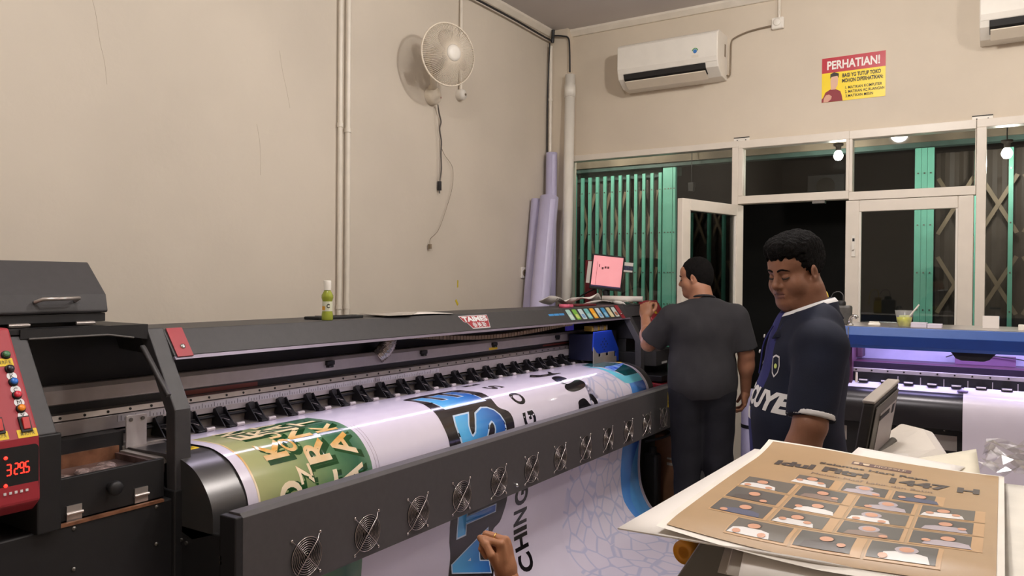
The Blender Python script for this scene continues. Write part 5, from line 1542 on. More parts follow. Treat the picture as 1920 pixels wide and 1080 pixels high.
b = MB(); b.tube([(.066 * math.cos(2 * PI * k / 40), -.014 + .07 * math.sin(2 * PI * k / 40), 1.43 - .3 * .07 * math.sin(2 * PI * k / 40)) for k in range(40)], .0065, 8, closed=True); b.build('neck_rib', m_grey, M2, world=False)
trousers(M2, J2, m_trs, .18, .93, 22); shoes(M2, J2, m_shoe)

# ---------------------------------------------------------------- the person sitting low in front of the banner, one fist raised
sk3 = skin('skin_light_brown', (164, 112, 80), (150, 96, 80))
m_tee3 = mat('tshirt_dark_blue', (40, 46, 60), .85, var=.1)
J3 = dict(torso=[((0, .03, .42), (.165, .115, .16)), ((0, .0, .25), (.16, .12, .14)), ((0, -.02, .15), (.165, .13, .12))],
          sl=(-.15, .04, .52), sr=(.15, .04, .52), n0=(0, .04, .52), n1=(0, .07, .62),
          hl=(-.09, 0, .12), hr=(.09, 0, .12), kl=(-.34, .20, .13), kr=(.34, .20, .13), al=(.02, .30, .07), ar=(-.03, .22, .07), tl=(.13, .33, .05), tr=(-.14, .27, .05),
          el=(-.25, .16, .30), er=(.235, .21, .57), wl=(-.16, .34, .22), wr=(.155, .355, .785))
HC3 = np.array((0, .10, .69)); HR3 = rotm(rz=math.radians(0), rx=math.radians(-14))
H3 = Vector((-1.03, 1.61, .845)); f3 = Vector((-.50, .866, 0)); r3 = Vector((.866, .50, 0))
base3 = H3 - f3 * .355 - r3 * .155
lh = dict(w=(-.16, .34, .22), fwd=(.5, .8, -.2), palm=(.3, -.2, -.9), side=(.8, -.5, .2), **relaxed)
rh = dict(w=(.155, .355, .785), fwd=(-.10, .12, .98), palm=(-.95, .25, -.12), side=(-.22, -.95, .08), curl=(1.25, 1.45, .9), thumb=1.0, sc=1.0)
M3 = make_person(J3, HC3, HR3, sk3, .003, 'person low in front of the banner raising one bare fist', (base3.x, base3.y, .01), math.atan2(f3.y, f3.x) - PI / 2, [lh, rh], hi=.86)
hair_mesh(M3, HC3, HR3, m_hair, False)
face_extras(M3, HC3, HR3)
F = Field(axis(-.4, .4, .008), axis(-.26, .45, .008), axis(.05, .62, .008))
for c, r in J3['torso']: F.ell(c, np.array(r) + .018, .05)
F.cone(J3['sl'], J3['sr'], .078, .078, .05); F.cone(J3['sl'], np.array(J3['sl']) + (-.09, .08, -.13), .075, .07, .03); F.cone(J3['sr'], np.array(J3['sr']) + (.06, .09, .02), .075, .068, .03)
F.cut((0, .05, .575), (0, .2, 1)); mesh_part(F, 'tshirt', m_tee3, M3)
F = Field(axis(-.48, .48, .009), axis(-.26, .5, .009), axis(.0, .30, .009))
F.ell((0, -.01, .14), (.18, .15, .13), .04)
for s in ('l', 'r'): F.cone(J3['h' + s], J3['k' + s], .10, .075, .04); F.cone(J3['k' + s], J3['a' + s], .075, .055, .03)
F.cut((0, 0, .006), (0, 0, -1)); F.cut((0, 0, .24), (0, 0, 1)); mesh_part(F, 'trousers', m_trs, M3)
gw = thing('gold_ring', 'thin gold ring on the raised fist before the banner', 'ring', H3)
inv = M3.matrix_basis
m_gold = mat('gold', (232, 190, 110), .25, metal=1.0)
_f, _p, _s = [Vector(rh[q]).normalized() for q in ('fwd', 'palm', 'side')]
_d = (_f * math.cos(1.25) + _p * math.sin(1.25) + _s * .03 * math.cos(1.25)).normalized()
c = inv @ (Vector(rh['w']) + _f * .093 + _s * .010 + _d * .021); _a = (inv.to_3x3() @ _s).normalized(); _b = (inv.to_3x3() @ _d).normalized().cross(_a).normalized()
b = MB(); b.tube([c + _a * .0108 * math.cos(2 * PI * k / 24) + _b * .0108 * math.sin(2 * PI * k / 24) for k in range(24)], .0017, 6, closed=True); b.build('band', m_gold, gw)
# ================================================================ things on and around the long printer
ZT = 1.372
t = thing('lotion_bottle', 'small green bottle with white cap standing on the long printer', 'bottle', (-2.235, 2.17, ZT))
bx, by = -2.235, 2.17
m_lotion = mat('lotion_green', (168, 178, 66), .15, var=.05, trans=.25)
b = MB(); b.lathe([(0, 0), (.021, 0), (.022, .004), (.022, .022), (.0195, .034), (.0185, .06), (.0195, .078), (.023, .088), (.0225, .098), (.014, .113), (.0125, .118), (0, .118)], (bx, by, ZT), 28); b.build('bottle_body', m_lotion, t)
b = MB(); b.lathe([(.0145, .118), (.0145, .152), (.013, .156), (0, .156)], (bx, by, ZT), 24); b.build('cap', m_whitepl, t)
g = [[(bx + .0199 * math.cos(a), by + .0199 * math.sin(a), ZT + z) for a in np.linspace(-2.3, .9, 14)] for z in (.036, .05, .074)]
b = MB(); b.sheet(g); lb = b.build('bottle_label', mat('lotion_label', (214, 214, 190), .5), t, recalc=False)
g = [[(bx + .0202 * math.cos(a), by + .0202 * math.sin(a), ZT + z) for a in np.linspace(-2.1, -1.2, 6)] for z in (.04, .055)]
b = MB(); b.sheet(g); b.build('label_picture', mat('lotion_orange', (220, 160, 50), .5), lb, recalc=False)
b = MB()
for a in (-.62, ): b.flat(*text2d('C', .012, .016, .04), (bx + .0206 * math.cos(a), by + .0206 * math.sin(a), ZT + .056), (-math.sin(a), math.cos(a), 0), (0, 0, 1))
b.build('label_letter', m_ink, lb)
t = thing('black_tray', 'flat black ruler-like tray lying on the printer behind the green bottle', 'tray', (-2.30, 2.28, ZT))
b = MB(); b.prism([(-2.345, 2.15), (-2.275, 2.16), (-2.262, 2.40), (-2.29, 2.43), (-2.33, 2.42)], 'z', ZT, ZT + .012); b.build('tray_body', m_black, t, bevel=.003)
b = MB(); b.prism([(-2.325, 2.19), (-2.29, 2.195), (-2.28, 2.38), (-2.315, 2.39)], 'z', ZT + .012, ZT + .014); b.build('tray_inset', m_blackg, t)
def sheet_thing(name, lab, cat, corners, z, mt, th=.0012, h=None, n=8, group=None):
    """A thin sheet over a quadrilateral (TL, TR, BR, BL), with an optional height function of (u, v)."""
    TL, TR, BR, BL = [Vector((c[0], c[1], 0)) for c in corners]
    g = []
    for i in range(n + 1):
        row = []
        for j in range(n + 1):
            u, v = j / n, i / n
            p = (TL * (1 - u) + TR * u) * (1 - v) + (BL * (1 - u) + BR * u) * v
            p.z = z + (h(u, v) if h else 0)
            row.append(p)
        g.append(row)
    b = MB(); b.sheet(g, 0, th)
    group = group or {'paper_sheet': 'loose paper sheets', 'paper_scrap': 'paper scraps on the long printer', 'photo_poster': 'brown photo posters in the stack'}.get(name)
    return tag(b.build(name, mt), lab, cat, group)
m_paper = mat('paper_white', (236, 230, 224), .6, var=.01)
m_paperg = mat('paper_grey', (176, 168, 158), .6, var=.02)
sheet_thing('paper_sheet', 'white paper sheet lying across the printer top past the black tray', 'paper', [(-2.44, 2.60), (-2.38, 3.0), (-2.19, 2.93), (-2.24, 2.50)], ZT + .003, m_paper, h=lambda u, v: .004 * math.sin(u * 3))
sheet_thing('paper_sheet', 'grey paper sheet hanging over the printer front edge', 'paper', [(-2.36, 2.48), (-2.30, 2.80), (-2.182, 2.62), (-2.19, 2.47)], ZT + .008, m_paperg, h=lambda u, v: .003 * (1 - v))
# crumpled paper strips and small things at the far end
rg = np.random.RandomState(4)
def ribbon(pts, w, up, lab, name='paper_strip'):
    P = catmull(pts, 6); g = []
    for i, p in enumerate(P):
        a = .5 * math.sin(i * .45); d = Vector(up) + Vector((0, 0, a)); d.normalize()
        g.append([Vector(p) - d * w / 2, Vector(p), Vector(p) + d * w / 2])
    b = MB(); b.sheet(g, 0, .0012); return tag(b.build(name, m_paper), lab, 'paper strip', 'paper strips on the long printer')
ribbon([(-2.42, 4.18, ZT + .05), (-2.40, 4.3, ZT + .036), (-2.42, 4.42, ZT + .036), (-2.40, 4.52, ZT + .03), (-2.36, 4.62, ZT + .05), (-2.33, 4.7, ZT + .06), (-2.35, 4.78, ZT + .03)], .075, (.9, .1, .4), 'crumpled white paper strip on the printer in front of the monitor')
ribbon([(-2.36, 4.62, ZT + .015), (-2.30, 4.72, ZT + .028), (-2.26, 4.80, ZT + .03), (-2.215, 4.86, ZT + .018), (-2.19, 4.88, ZT + .008)], .03, (.7, .5, .3), 'curled white paper strip trailing to the printer front edge')
for (x, y, lab) in ((-2.30, 5.03, 'flat white paper scrap beside the white tube'), (-2.25, 5.1, 'white paper scrap nearest the red console')):
    sheet_thing('paper_scrap', lab, 'paper scrap', [(x - .03, y - .06), (x - .02, y + .06), (x + .03, y + .04), (x + .02, y - .06)], 1.373 + .012, m_paper, h=lambda u, v: .008 * math.sin(u * 4 + v * 2), n=5)
t = thing('pink_tape', 'bright pink roll of tape lying on the printer top', 'tape', (-2.27, 4.12, ZT))
m_pinkt = mat('tape_pink', (226, 104, 132), .4)
b = MB(); b.lathe([(.018, 0), (.034, 0), (.034, .02), (.018, .02), (.018, 0)], (-2.25, 4.14, ZT + .001), 24); b.build('tape_ring', m_pinkt, t)
b = MB(); b.box(-2.25, -2.235, 4.17, 4.23, ZT + .001, ZT + .018); b.build('tape_tail', m_pinkt, t, bevel=.004)
t = thing('red_tray', 'dark red flat tray under papers at the far end of the printer', 'tray', (-2.35, 4.6, ZT))
b = MB(); b.box(-2.44, -2.29, 4.40, 4.66, ZT + .001, ZT + .012); b.build('tray_body', mat('dark_red_card', (110, 34, 40), .5), t, bevel=.003)
t = thing('paper_tube', 'white paper tube lying on the far end of the printer', 'roll', (-2.4, 5.15, 1.39))
b = MB(); b.lathe([(.014, 0), (.02, 0), (.02, .29), (.014, .29)], (-2.44, 5.06, 1.412), 24, axis=(.97, .25, 0.0)); b.build('tube', m_paper, t)
# monitor on its stand
mn = Vector((.42, -.9, .0)).normalized(); mu = Vector((.9, .42, 0)).normalized()
t = thing('computer_monitor', 'computer monitor with pink screen tilted on the far end of the printer', 'monitor', (-2.47, 5.15, 1.375))
mc = Vector((-2.448, 5.15, 1.600)); roll = math.radians(-6)
ax, az = (mu * math.cos(roll) + Vector((0, 0, 1)) * math.sin(roll)), (Vector((0, 0, 1)) * math.cos(roll) - mu * math.sin(roll))
W2, H2 = .118, .128
b = MB(); b.obox(mc, (ax, mn, az), (W2, .012, H2)); b.build('monitor_case', m_black, t, bevel=.004)
scr = mat('screen_pink', (238, 158, 164), .35, emit=(240, 160, 166), estr=.55)
b = MB(); b.flat(*rect2d(W2 * 2 - .022, H2 * 2 - .03), mc + mn * .0125 + az * .004, ax, az); sc_ = b.build('screen', scr, t)
def onscr(u, v): return mc + mn * .0131 + ax * u + az * v
m_scrd = mat('screen_dark', (60, 50, 80), .4, emit=(50, 44, 90), estr=.3); m_scrt = mat('screen_text', (110, 60, 66), .5)
b = MB(); b.flat(*rect2d(W2 * 2 - .022, .011), onscr(0, -.104), ax, az); b.build('screen_taskbar', m_scrd, t)
b = MB(); b.flat(*rect2d(.002, .19), onscr(-.075, -.02), ax, az); b.flat(*rect2d(.006, .022), onscr(-.06, .045), ax, az)
for k in range(3): b.flat(*rect2d(.014, .016), onscr(-.035 + .02 * k, .028 + .008 * (k > 0)), ax, az)
b.build('screen_icons', m_scrt, t)
b = MB(); b.cyl(mc - az * H2 - mn * .02, (-2.455, 5.17, 1.392), .022, n=14); b.build('monitor_neck', m_black, t)
b = MB(); b.lathe([(0, 0), (.09, 0), (.088, .01), (.02, .018), (0, .018)], (-2.455, 5.17, 1.3735), 28); b.build('monitor_foot', m_black, t)
b = MB(); b.tube(catmull([(-2.46, 5.2, 1.52), (-2.6, 5.21, 1.47), (-2.72, 5.2, 1.40), (-2.8, 5.2, 1.3), (-2.8, 5.2, .9)], 6), .006, 8); b.build('monitor_cable', m_cable, t)
b = MB(); b.flat(*rect2d(.06, .16), mc - ax * (W2 + .01) - mn * .002 - az * .01, ax * .6 + mn * .4, az); b.flat(*rect2d(.06, .16), mc - ax * (W2 + .01) - mn * .003 - az * .01, ax * .6 + mn * .4, az)
tag(b.build('paper_note', m_paper), 'white paper notes stuck at the left edge of the pink monitor', 'paper note')
b = MB(); c = mc + ax * (W2 + .03) + az * .055; b.obox(c, (ax, mn, az), (.034, .0008, .035)); n_ = b.build('photo_card', m_paper); tag(n_, 'small photo card stuck at the right edge of the pink monitor', 'card')
b = MB(); b.obox(c + mn * .0012 - az * .006, (ax, mn, az), (.034, .0006, .016)); b.build('card_picture', mat('card_picture', (54, 60, 90), .5, var=.5, scale=80), n_)
t = thing('red_post', 'dark red steel upright behind the pink monitor', 'post', (-2.70, 5.35, 0))
b = MB(); b.box(-2.745, -2.66, 5.38, 5.42, 0, 1.70); b.build('upright', mat('dark_red_paint', (120, 30, 38), .45), t, bevel=.004)
b = MB(); b.obox((-2.70, 5.379, 1.655), ((.5, 0, .86), (0, 1, 0), (.86, 0, -.5)), (.02, .001, .002)); b.obox((-2.71, 5.379, 1.58), ((.3, 0, .95), (0, 1, 0), (.95, 0, -.3)), (.03, .001, .002)); b.build('scratch', m_whitepl, t)

# clutter under the right end of the printer
t = thing('cardboard_box', 'brown wrapped box on the floor under the right end of the printer', 'box', (-1.85, 5.0, 0))
m_card = mat('brown_card', (132, 92, 66), .5, var=.15, scale=8)
b = MB(); b.box(-1.99, -1.80, 4.96, 5.2, 0.0, .50); b.build('box_body', m_card, t, bevel=.006)
b = MB(); b.box(-1.799, -1.797, 4.97, 5.15, .30, .315); b.box(-1.9, -1.81, 4.958, 4.9595, .34, .352); b.box(-1.9, -1.81, 4.958, 4.9595, .30, .318); b.build('box_print', m_paperg, t)
b = MB(); b.box(-1.845, -1.815, 4.957, 4.9595, .16, .46); b.build('red_stripe', m_red, t)
t = thing('ink_jug', 'black plastic jug on the floor beside the brown box', 'jug', (-1.86, 4.84, 0))
b = MB(); b.box(-2.00, -1.90, 4.78, 4.87, 0.0, .40); b.build('jug_body', m_blackp, t, bevel=.02)
b = MB(); b.lathe([(.025, 0), (.025, .04), (0, .04)], (-1.95, 4.83, .40), 16); b.build('jug_cap', m_black, t)
def crumple(name, lab, c, r, mt, seed, cat):
    rg = np.random.RandomState(seed)
    b = MB(); b.ball((0, 0, 0), 1.0, 22, 14)
    V = []
    for p in b.v:
        q = np.array(p); k = 1 + .22 * math.sin(7 * q[0] + seed) * math.sin(6 * q[1] + 2) + .16 * math.sin(13 * q[2] + 5 * q[0]) + rg.uniform(-.12, .12)
        V.append((c[0] + q[0] * r[0] * k, c[1] + q[1] * r[1] * k, c[2] + q[2] * r[2] * k))
    b.v = V; b.s = [False] * len(b.s)
    return tag(b.build(name, mt), lab, cat)
m_bag = mat('plastic_bag', (180, 174, 190), .25, var=.1, alpha=None)
crumple('plastic_bag', 'crumpled whitish plastic bag on top of the brown box', (-1.90, 5.05, .60), (.08, .085, .075), m_bag, 3, 'bag')
0 and crumple('plastic_bag', 'crumpled lilac plastic bag behind the whitish one under the printer', (-2.03, 5.22, .60), (.06, .08, .10), mat('plastic_bag_lilac', (150, 142, 170), .25, var=.2), 8, 'bag')
crumple('paper_waste', 'crumpled pale paper waste on the floor beside the banner edge', (-1.78, 4.80, .045), (.09, .07, .045), m_paperg, 5, 'paper')
t = thing('side_cabinet', 'narrow pale cabinet panel beside the trousers of the person in grey', 'cabinet', (-1.72, 5.05, 0))
b = MB(); b.box(-1.775, -1.735, 4.90, 5.30, 0.0, .80); b.build('cabinet_side', mat('cabinet_pale', (170, 164, 152), .5), t, bevel=.004)
b = MB(); b.box(-1.734, -1.60, 4.93, 5.28, 0.0, .62); b.build('cabinet_door', mat('cabinet_grey', (128, 124, 116), .5), t, bevel=.004)
b = MB(); b.box(-1.7345, -1.7335, 4.92, 4.95, .25, .47); b.build('cabinet_slot', m_black, t)
t = thing('white_roll', 'white vinyl roll with a black band standing between the two men', 'roll', (-1.30, 4.90, 0))
b = MB(); b.lathe([(.04, 0), (.085, 0), (.085, .86), (.04, .86)], (-1.30, 4.90, 0), 32); b.build('wound_sheet', m_lav, t)
b = MB(); b.lathe([(.0865, .628), (.0865, .65)], (-1.30, 4.90, 0), 32); b.build('black_band', m_black, t)

# ================================================================ the blue printer at the right
m_bl = mat('printer_blue', (44, 84, 158), .4, var=.04); m_bld = mat('printer_deep_blue', (16, 50, 122), .4, var=.04)
m_purp = mat('rail_plum', (96, 58, 76), .4, metal=.3, var=.1)
P2R = thing('blue_printer', 'blue topped wide printer with violet glow standing before the shop windows', 'printer', (0.1, 4.7, 0))
def part2(name, m, fn, bevel=0.0, parent=None):
    b = MB(); fn(b); return b.build(name, m, parent or P2R, bevel=bevel)
BX0, BX1 = -.98, 1.25
part2('top_cover', m_bl, lambda b: b.prism([(4.40, 1.307), (4.385, 1.262), (4.40, 1.255), (4.9, 1.255), (4.9, 1.307)], 'x', BX0, BX1), .003)
part2('front_band', m_bld, lambda b: b.prism([(4.384, 1.262), (4.384, 1.213), (4.41, 1.21), (4.41, 1.262)], 'x', BX0, BX1))
part2('lower_band', m_bl, lambda b: b.prism([(4.386, 1.213), (4.396, 1.197), (4.42, 1.197), (4.42, 1.213)], 'x', BX0, BX1))
part2('cover_trim', m_alu, lambda b: b.box(BX0, BX1, 4.42, 4.9, 1.307, 1.3095))
part2('cover_seam', m_alu, lambda b: b.box(-.687, -.683, 4.382, 4.40, 1.197, 1.305))
part2('cover_body', m_bld, lambda b: b.box(BX0, -.69, 4.41, 4.9, 1.0, 1.255))
m_glow = mat('bay_back_white', (206, 200, 226), .5)
part2('bay_back', m_glow, lambda b: b.box(-.69, BX1, 4.80, 4.83, 1.0, 1.255))
part2('bay_end', m_purp, lambda b: (b.box(-.69, -.675, 4.45, 4.8, 1.0, 1.2)))
part2('bay_floor', m_purp, lambda b: b.prism([(4.58, 1.118), (4.79, 1.112), (4.79, 1.0), (4.524, 1.0), (4.524, 1.085), (4.55, 1.113)], 'x', -.69, BX1), .003)
part2('rail_face', mat('rail_dark_plum', (52, 42, 60), .35, metal=.4), lambda b: b.box(-.688, BX1, 4.505, 4.522, 1.085, 1.115))
rr = part2('linear_rail', m_alul, lambda b: b.box(-.688, BX1, 4.49, 4.51, 1.062, 1.083), .002)
r0_ = None
for k in range(20):
    x = -.66 + .0765 * k
    if r0_ is None:
        b = MB(); b.cyl((0, -.002, 0), (0, .001, 0), .0045, n=8); r0_ = b.build('rail_bolt', m_ink, rr, world=False); r0_.location = (x - .1, 4.49 - 4.7, 1.073)
    else: dup(r0_, rr, (x - .1, 4.49 - 4.7, 1.073))
part2('rail_black_panel', m_blackp, lambda b: b.box(-.688, BX1, 4.49, 4.50, 1.0, 1.062))  # plain black panel behind the dividers
for k in range(16):
    x = -.46 + .105 * k
    part2('divider', m_alul, lambda b: b.box(x, x + .004, 4.484, 4.49, 1.012, 1.05))
for k in range(15):
    x = -.62 + .107 * k
    w_ = part2('pinch_roller', m_blackp, lambda b: b.box(x - .024, x + .024, 4.455, 4.485, 1.012, 1.028), .003)
    part2('roller_bar', m_alul, lambda b: b.cyl((x - .02, 4.452, 1.024), (x + .02, 4.452, 1.024), .004, n=8), parent=w_)
part2('platen_strip', m_glow, lambda b: b.prism([(4.49, 1.012), (4.40, .992), (4.40, .982), (4.49, .98)], 'x', -.688, BX1))
dp2 = [(4.40, .992), (4.375, .985), (4.35, .968), (4.33, .94), (4.322, .90), (4.325, .86), (4.34, .82), (4.45, .80), (4.49, .9)]
o = part2('heater_platen', mat('platen_black', (52, 50, 54), .28, metal=.5), lambda b: b.prism(dp2, 'x', BX0, BX1))
for p in o.data.polygons: p.use_smooth = len(p.vertices) == 4
o.data.set_sharp_from_angle(angle=.7)
part2('lower_body', m_blackp, lambda b: b.box(BX0, BX1, 4.44, 4.80, .12, .82), .005)
m_lab = mat('body_label', (176, 168, 162), .5)
for (x0, x1, z0, z1) in ((-.78, -.695, .70, .775), (-.33, -.185, .70, .775), (-.78, -.66, .50, .60), (-.60, -.2, .50, .60)):
    part2('body_label', m_lab, lambda b: b.box(x0, x1, 4.438, 4.44, z0, z1))
part2('label_mark', m_black, lambda b: b.box(-.715, -.705, 4.4365, 4.438, .545, .575))
for x in (-.62, -.24):
    part2('body_screw', m_screw, lambda b: b.lathe([(.006, 0), (.004, .003), (0, .003)], (x, 4.44, .80), 10, axis=(0, -1, 0)))
for x in (BX0 + .05, BX1 - .15):
    part2('stand_leg', m_blackp, lambda b: b.box(x, x + .1, 4.5, 4.75, 0, .12))
part2('carriage', mat('carriage_slate', (22, 20, 32), .6), lambda b: b.prism([(-.22, 1.20), (-.02, 1.20), (-.05, 1.165), (-.075, 1.155), (-.17, 1.155), (-.195, 1.165)], 'y', 4.425, 4.462), .003)
part2('rear_tray', mat('plum_panel', (112, 72, 108), .45), lambda b: b.box(-.21, .06, 4.70, 4.72, 1.10, 1.165))
part2('tray_edge', m_alul, lambda b: b.box(-.21, .06, 4.695, 4.72, 1.165, 1.168))
part2('hose', m_cable, lambda b: b.tube(catmull([(-.25, 4.66, 1.15), (-.18, 4.66, 1.175), (-.1, 4.66, 1.172), (.08, 4.66, 1.155), (.14, 4.66, 1.13)], 6), .003, 6))
part2('ink_port', mat('port_plum', (74, 44, 60), .5), lambda b: b.box(-.674, -.645, 4.60, 4.70, 1.13, 1.2), .004)
part2('scale_pointer', mat('ivory', (216, 206, 180), .5), lambda b: b.cyl((-.655, 4.47, 1.0), (-.655, 4.47, 1.06), .007, .005, n=10))
# white vinyl fed through it
mp = catmull([(4.48, 1.016), (4.40, .995), (4.372, .988), (4.346, .970), (4.326, .941), (4.318, .90), (4.319, .84), (4.33, .70), (4.335, .40), (4.34, .10)], 6)
b = MB(); b.sheet([[(x, p[0] - .001, p[1] + .001) for x in np.linspace(-.158, 1.1, 8)] for p in mp]); mv = b.build('white_vinyl', v_white, recalc=False); tag(mv, 'blank white vinyl sheet hanging from the blue printer', 'vinyl sheet')
b = MB(); b.box(-.185, -.14, 4.40, 4.44, 1.001, 1.006); tag(b.build('media_clip', mat('clip_lilac', (120, 104, 150), .4)), 'small lilac media clip at the corner of the white vinyl', 'clip')

# things standing on the blue printer
ZB = 1.3095
t = thing('ink_bottle', 'yellow ink bottle with a yellow tube on the blue printer', 'bottle', (-.815, 4.52, ZB), group='ink bottles on the blue printer')
m_inky = mat('ink_yellow', (206, 180, 60), .3, var=.05); m_inkyc = mat('ink_yellow_cap', (160, 130, 40), .4)
b = MB(); b.lathe([(0, 0), (.03, 0), (.032, .005), (.032, .075), (.028, .09), (.02, .098), (0, .098)], (-.815, 4.52, ZB), 24); b.build('bottle_body', m_inky, t)
b = MB(); b.lathe([(.024, .096), (.024, .115), (.02, .12), (0, .12)], (-.815, 4.52, ZB), 20); b.build('cap', m_inkyc, t)
b = MB(); b.tube(catmull([(-.812, 4.52, ZB + .118), (-.812, 4.52, ZB + .15), (-.825, 4.525, ZB + .178), (-.85, 4.53, ZB + .176), (-.87, 4.53, ZB + .15), (-.88, 4.53, ZB + .06)], 6), .004, 8); b.build('tube', m_inky, t)
t = thing('ink_bottle', 'smoky black square ink bottle with a thin tube on the blue printer', 'bottle', (-.735, 4.52, ZB), group='ink bottles on the blue printer')
b = MB(); b.box(-.788, -.69, 4.485, 4.555, ZB, ZB + .105); b.build('bottle_body', mat('smoky_plastic', (84, 82, 80), .3, var=.2, scale=25), t, bevel=.012)
b = MB(); b.lathe([(.025, .105), (.025, .12), (.02, .13), (0, .13)], (-.745, 4.52, ZB), 20); b.build('cap', m_black, t)
b = MB(); b.tube(catmull([(-.735, 4.52, ZB + .128), (-.735, 4.52, ZB + .16), (-.755, 4.525, ZB + .178), (-.785, 4.53, ZB + .17), (-.80, 4.53, ZB + .14)], 6), .0025, 8); b.build('tube', mat('grey_tube', (74, 72, 72), .3), t)
t = thing('chrome_hook', 'shiny chrome bent tap fitting on the blue printer', 'fitting', (-.675, 4.5, ZB))
b = MB(); b.tube(catmull([(-.69, 4.47, ZB + .003), (-.69, 4.47, ZB + .03), (-.68, 4.47, ZB + .046), (-.665, 4.47, ZB + .05), (-.655, 4.47, ZB + .038)], 6), .010, 12); b.build('spout', m_chrome, t)
b = MB(); b.lathe([(.017, 0), (.017, .006), (.012, .01), (0, .01)], (-.69, 4.47, ZB), 18); b.build('flange', m_chrome, t)
t = thing('earbud_case', 'small rounded white case on the blue printer left of the drink', 'case', (-.575, 4.5, ZB))
b = MB(); b.box(-.605, -.545, 4.48, 4.51, ZB, ZB + .016); b.build('case_body', m_whitepl, t, bevel=.007)
b = MB(); b.box(-.600, -.550, 4.483, 4.507, ZB + .014, ZB + .023); b.build('case_lid', m_whitepl, t, bevel=.006)
t = thing('drink_cup', 'clear plastic cup of yellow iced drink with straw on the blue printer', 'cup', (-.43, 4.47, ZB))
m_clear = mat('clear_plastic', (236, 236, 234), .12, alpha=.14); m_drink = mat('yellow_drink', (190, 190, 40), .2, var=.25, scale=40)
b = MB(); b.lathe([(.03, 0), (.044, .085), (.047, .087), (.044, .083), (.029, .003), (0, .003)], (-.43, 4.47, ZB), 28); b.build('cup', m_clear, t)
b = MB(); b.lathe([(0, .004), (.0285, .004), (.037, .052), (0, .052)], (-.43, 4.47, ZB), 28); b.build('drink', m_drink, t)
for (dx, dy, dz) in ((-.012, -.015, .055), (.014, -.01, .057), (0, .012, .056)):
    b = MB(); b.box(-.43 + dx - .01, -.43 + dx + .01, 4.47 + dy - .01, 4.47 + dy + .01, ZB + dz - .012, ZB + dz + .006); b.build('ice_cube', mat('ice', (214, 220, 160), .1, var=.1), t, bevel=.003)
b = MB(); b.cyl((-.44, 4.47, ZB + .01), (-.362, 4.47, ZB + .118), .004, n=10); b.build('straw', m_whitepl, t)
for (x0, x1, h, lab) in ((-.40, -.325, .026, 'pale lilac paper pad on the blue printer beside the drink'), (-.325, -.257, .021, 'cream paper pad on the blue printer, right of the lilac one')):
    b = MB(); b.box(x0 + .001, x1 - .001, 4.45, 4.53, ZB, ZB + h); tag(b.build('paper_pad', mat('pad_' + lab[:4], (206, 198, 212) if 'lilac' in lab else (226, 216, 204), .6), bevel=.003), lab, 'paper pad', 'paper pads on the blue printer')
t = thing('sign_card', 'small white and blue card standing on the blue printer at right', 'card', (-.05, 4.6, ZB))
b = MB(); b.obox((-.05, 4.62, ZB + .033), ((1, 0, 0), (0, 1, .2), (0, -.2, 1)), (.036, .001, .032)); b.build('card', m_paper, t)
b = MB(); b.obox((-.045, 4.617, ZB + .056), ((1, 0, 0), (0, 1, .2), (0, -.2, 1)), (.033, .001, .007)); b.build('blue_heading', mat('card_blue', (60, 120, 160), .5), t)
b = MB(); b.box(.065, .09, 4.5, 4.53, ZB, ZB + .03); tag(b.build('white_box', m_whitepl, bevel=.004), 'tiny white box on the blue printer at the photo edge', 'box')

# ================================================================ copier with a raised control panel
t = thing('copier', 'white office copier with raised grey control panel before the blue printer', 'copier', (-.30, 3.2, 0))
away = Vector((-.05, .999, 0)).normalized(); rt = Vector((.999, .05, 0)).normalized()
m_cw = mat('copier_white', (214, 206, 196), .45, var=.02); m_cg = mat('copier_grey', (104, 100, 94), .45, var=.03); m_cgd = mat('copier_dark', (66, 64, 62), .5, var=.04); m_cface = mat('copier_face', (168, 160, 160), .4)
Np = Vector((-.425, 2.98, .80)); hv = Vector((.048, .0, .305)); wv = Vector((.062, .17, .066)); tv = Vector((-.042, .012, 0))
def slab(b, o, w, h, tk):
    v = [o, o + w, o + w + h, o + h]; v2 = [p + tk for p in v]
    b.add(v + v2, [(0, 1, 2, 3), (7, 6, 5, 4), (0, 4, 5, 1), (1, 5, 6, 2), (2, 6, 7, 3), (3, 7, 4, 0)])
b = MB(); slab(b, Np, wv, hv, tv); b.build('control_panel', m_cgd, t, bevel=.008)
nf = wv.cross(hv).normalized(); nf = nf if nf.x > 0 else -nf
o = Np + wv * .06 + hv * .05 + nf * .002
b = MB(); slab(b, o, wv * .88, hv * .9, nf * .004); b.build('panel_face', m_cg, t, bevel=.003)
b = MB(); slab(b, o + wv * .2 + hv * .2 + nf * .004, wv * .62, hv * .58, nf * .002); b.build('panel_screen', m_cface, t)
b = MB(); slab(b, o + wv * .2 + hv * .70 + nf * .0045, wv * .36, hv * .05, nf * .003); slab(b, o + wv * .68 + hv * .66 + nf * .0045, wv * .07, hv * .1, nf * .003); b.build('panel_keys', m_black, t)
b = MB(); b.add([Np + hv + tv, Np + hv, Np + hv + wv, Np + hv + wv + tv] + [p + Vector((0, 0, .012)) for p in (Np + hv + tv * 1.05, Np + hv, Np + hv + wv, Np + hv + wv + tv)], [(0, 1, 2, 3), (7, 6, 5, 4), (0, 4, 5, 1), (1, 5, 6, 2), (2, 6, 7, 3), (3, 7, 4, 0)]); b.build('panel_wrap', mat('wrap_film', (176, 168, 160), .3), t, bevel=.004)
b = MB(); b.cyl(Np + Vector((.035, .03, .10)), Np + wv + Vector((.03, .0, .09)), .014, n=14); b.build('panel_hinge', m_cg, t)
O = Vector((-.385, 3.02, 0))
base_ = [(-.012, 0), (.12, -.015), (.235, .09), (.185, .27), (.075, .33), (.0, .2)]
hb = .855; ht = [.915, .914, .93, .975, .98, .945]
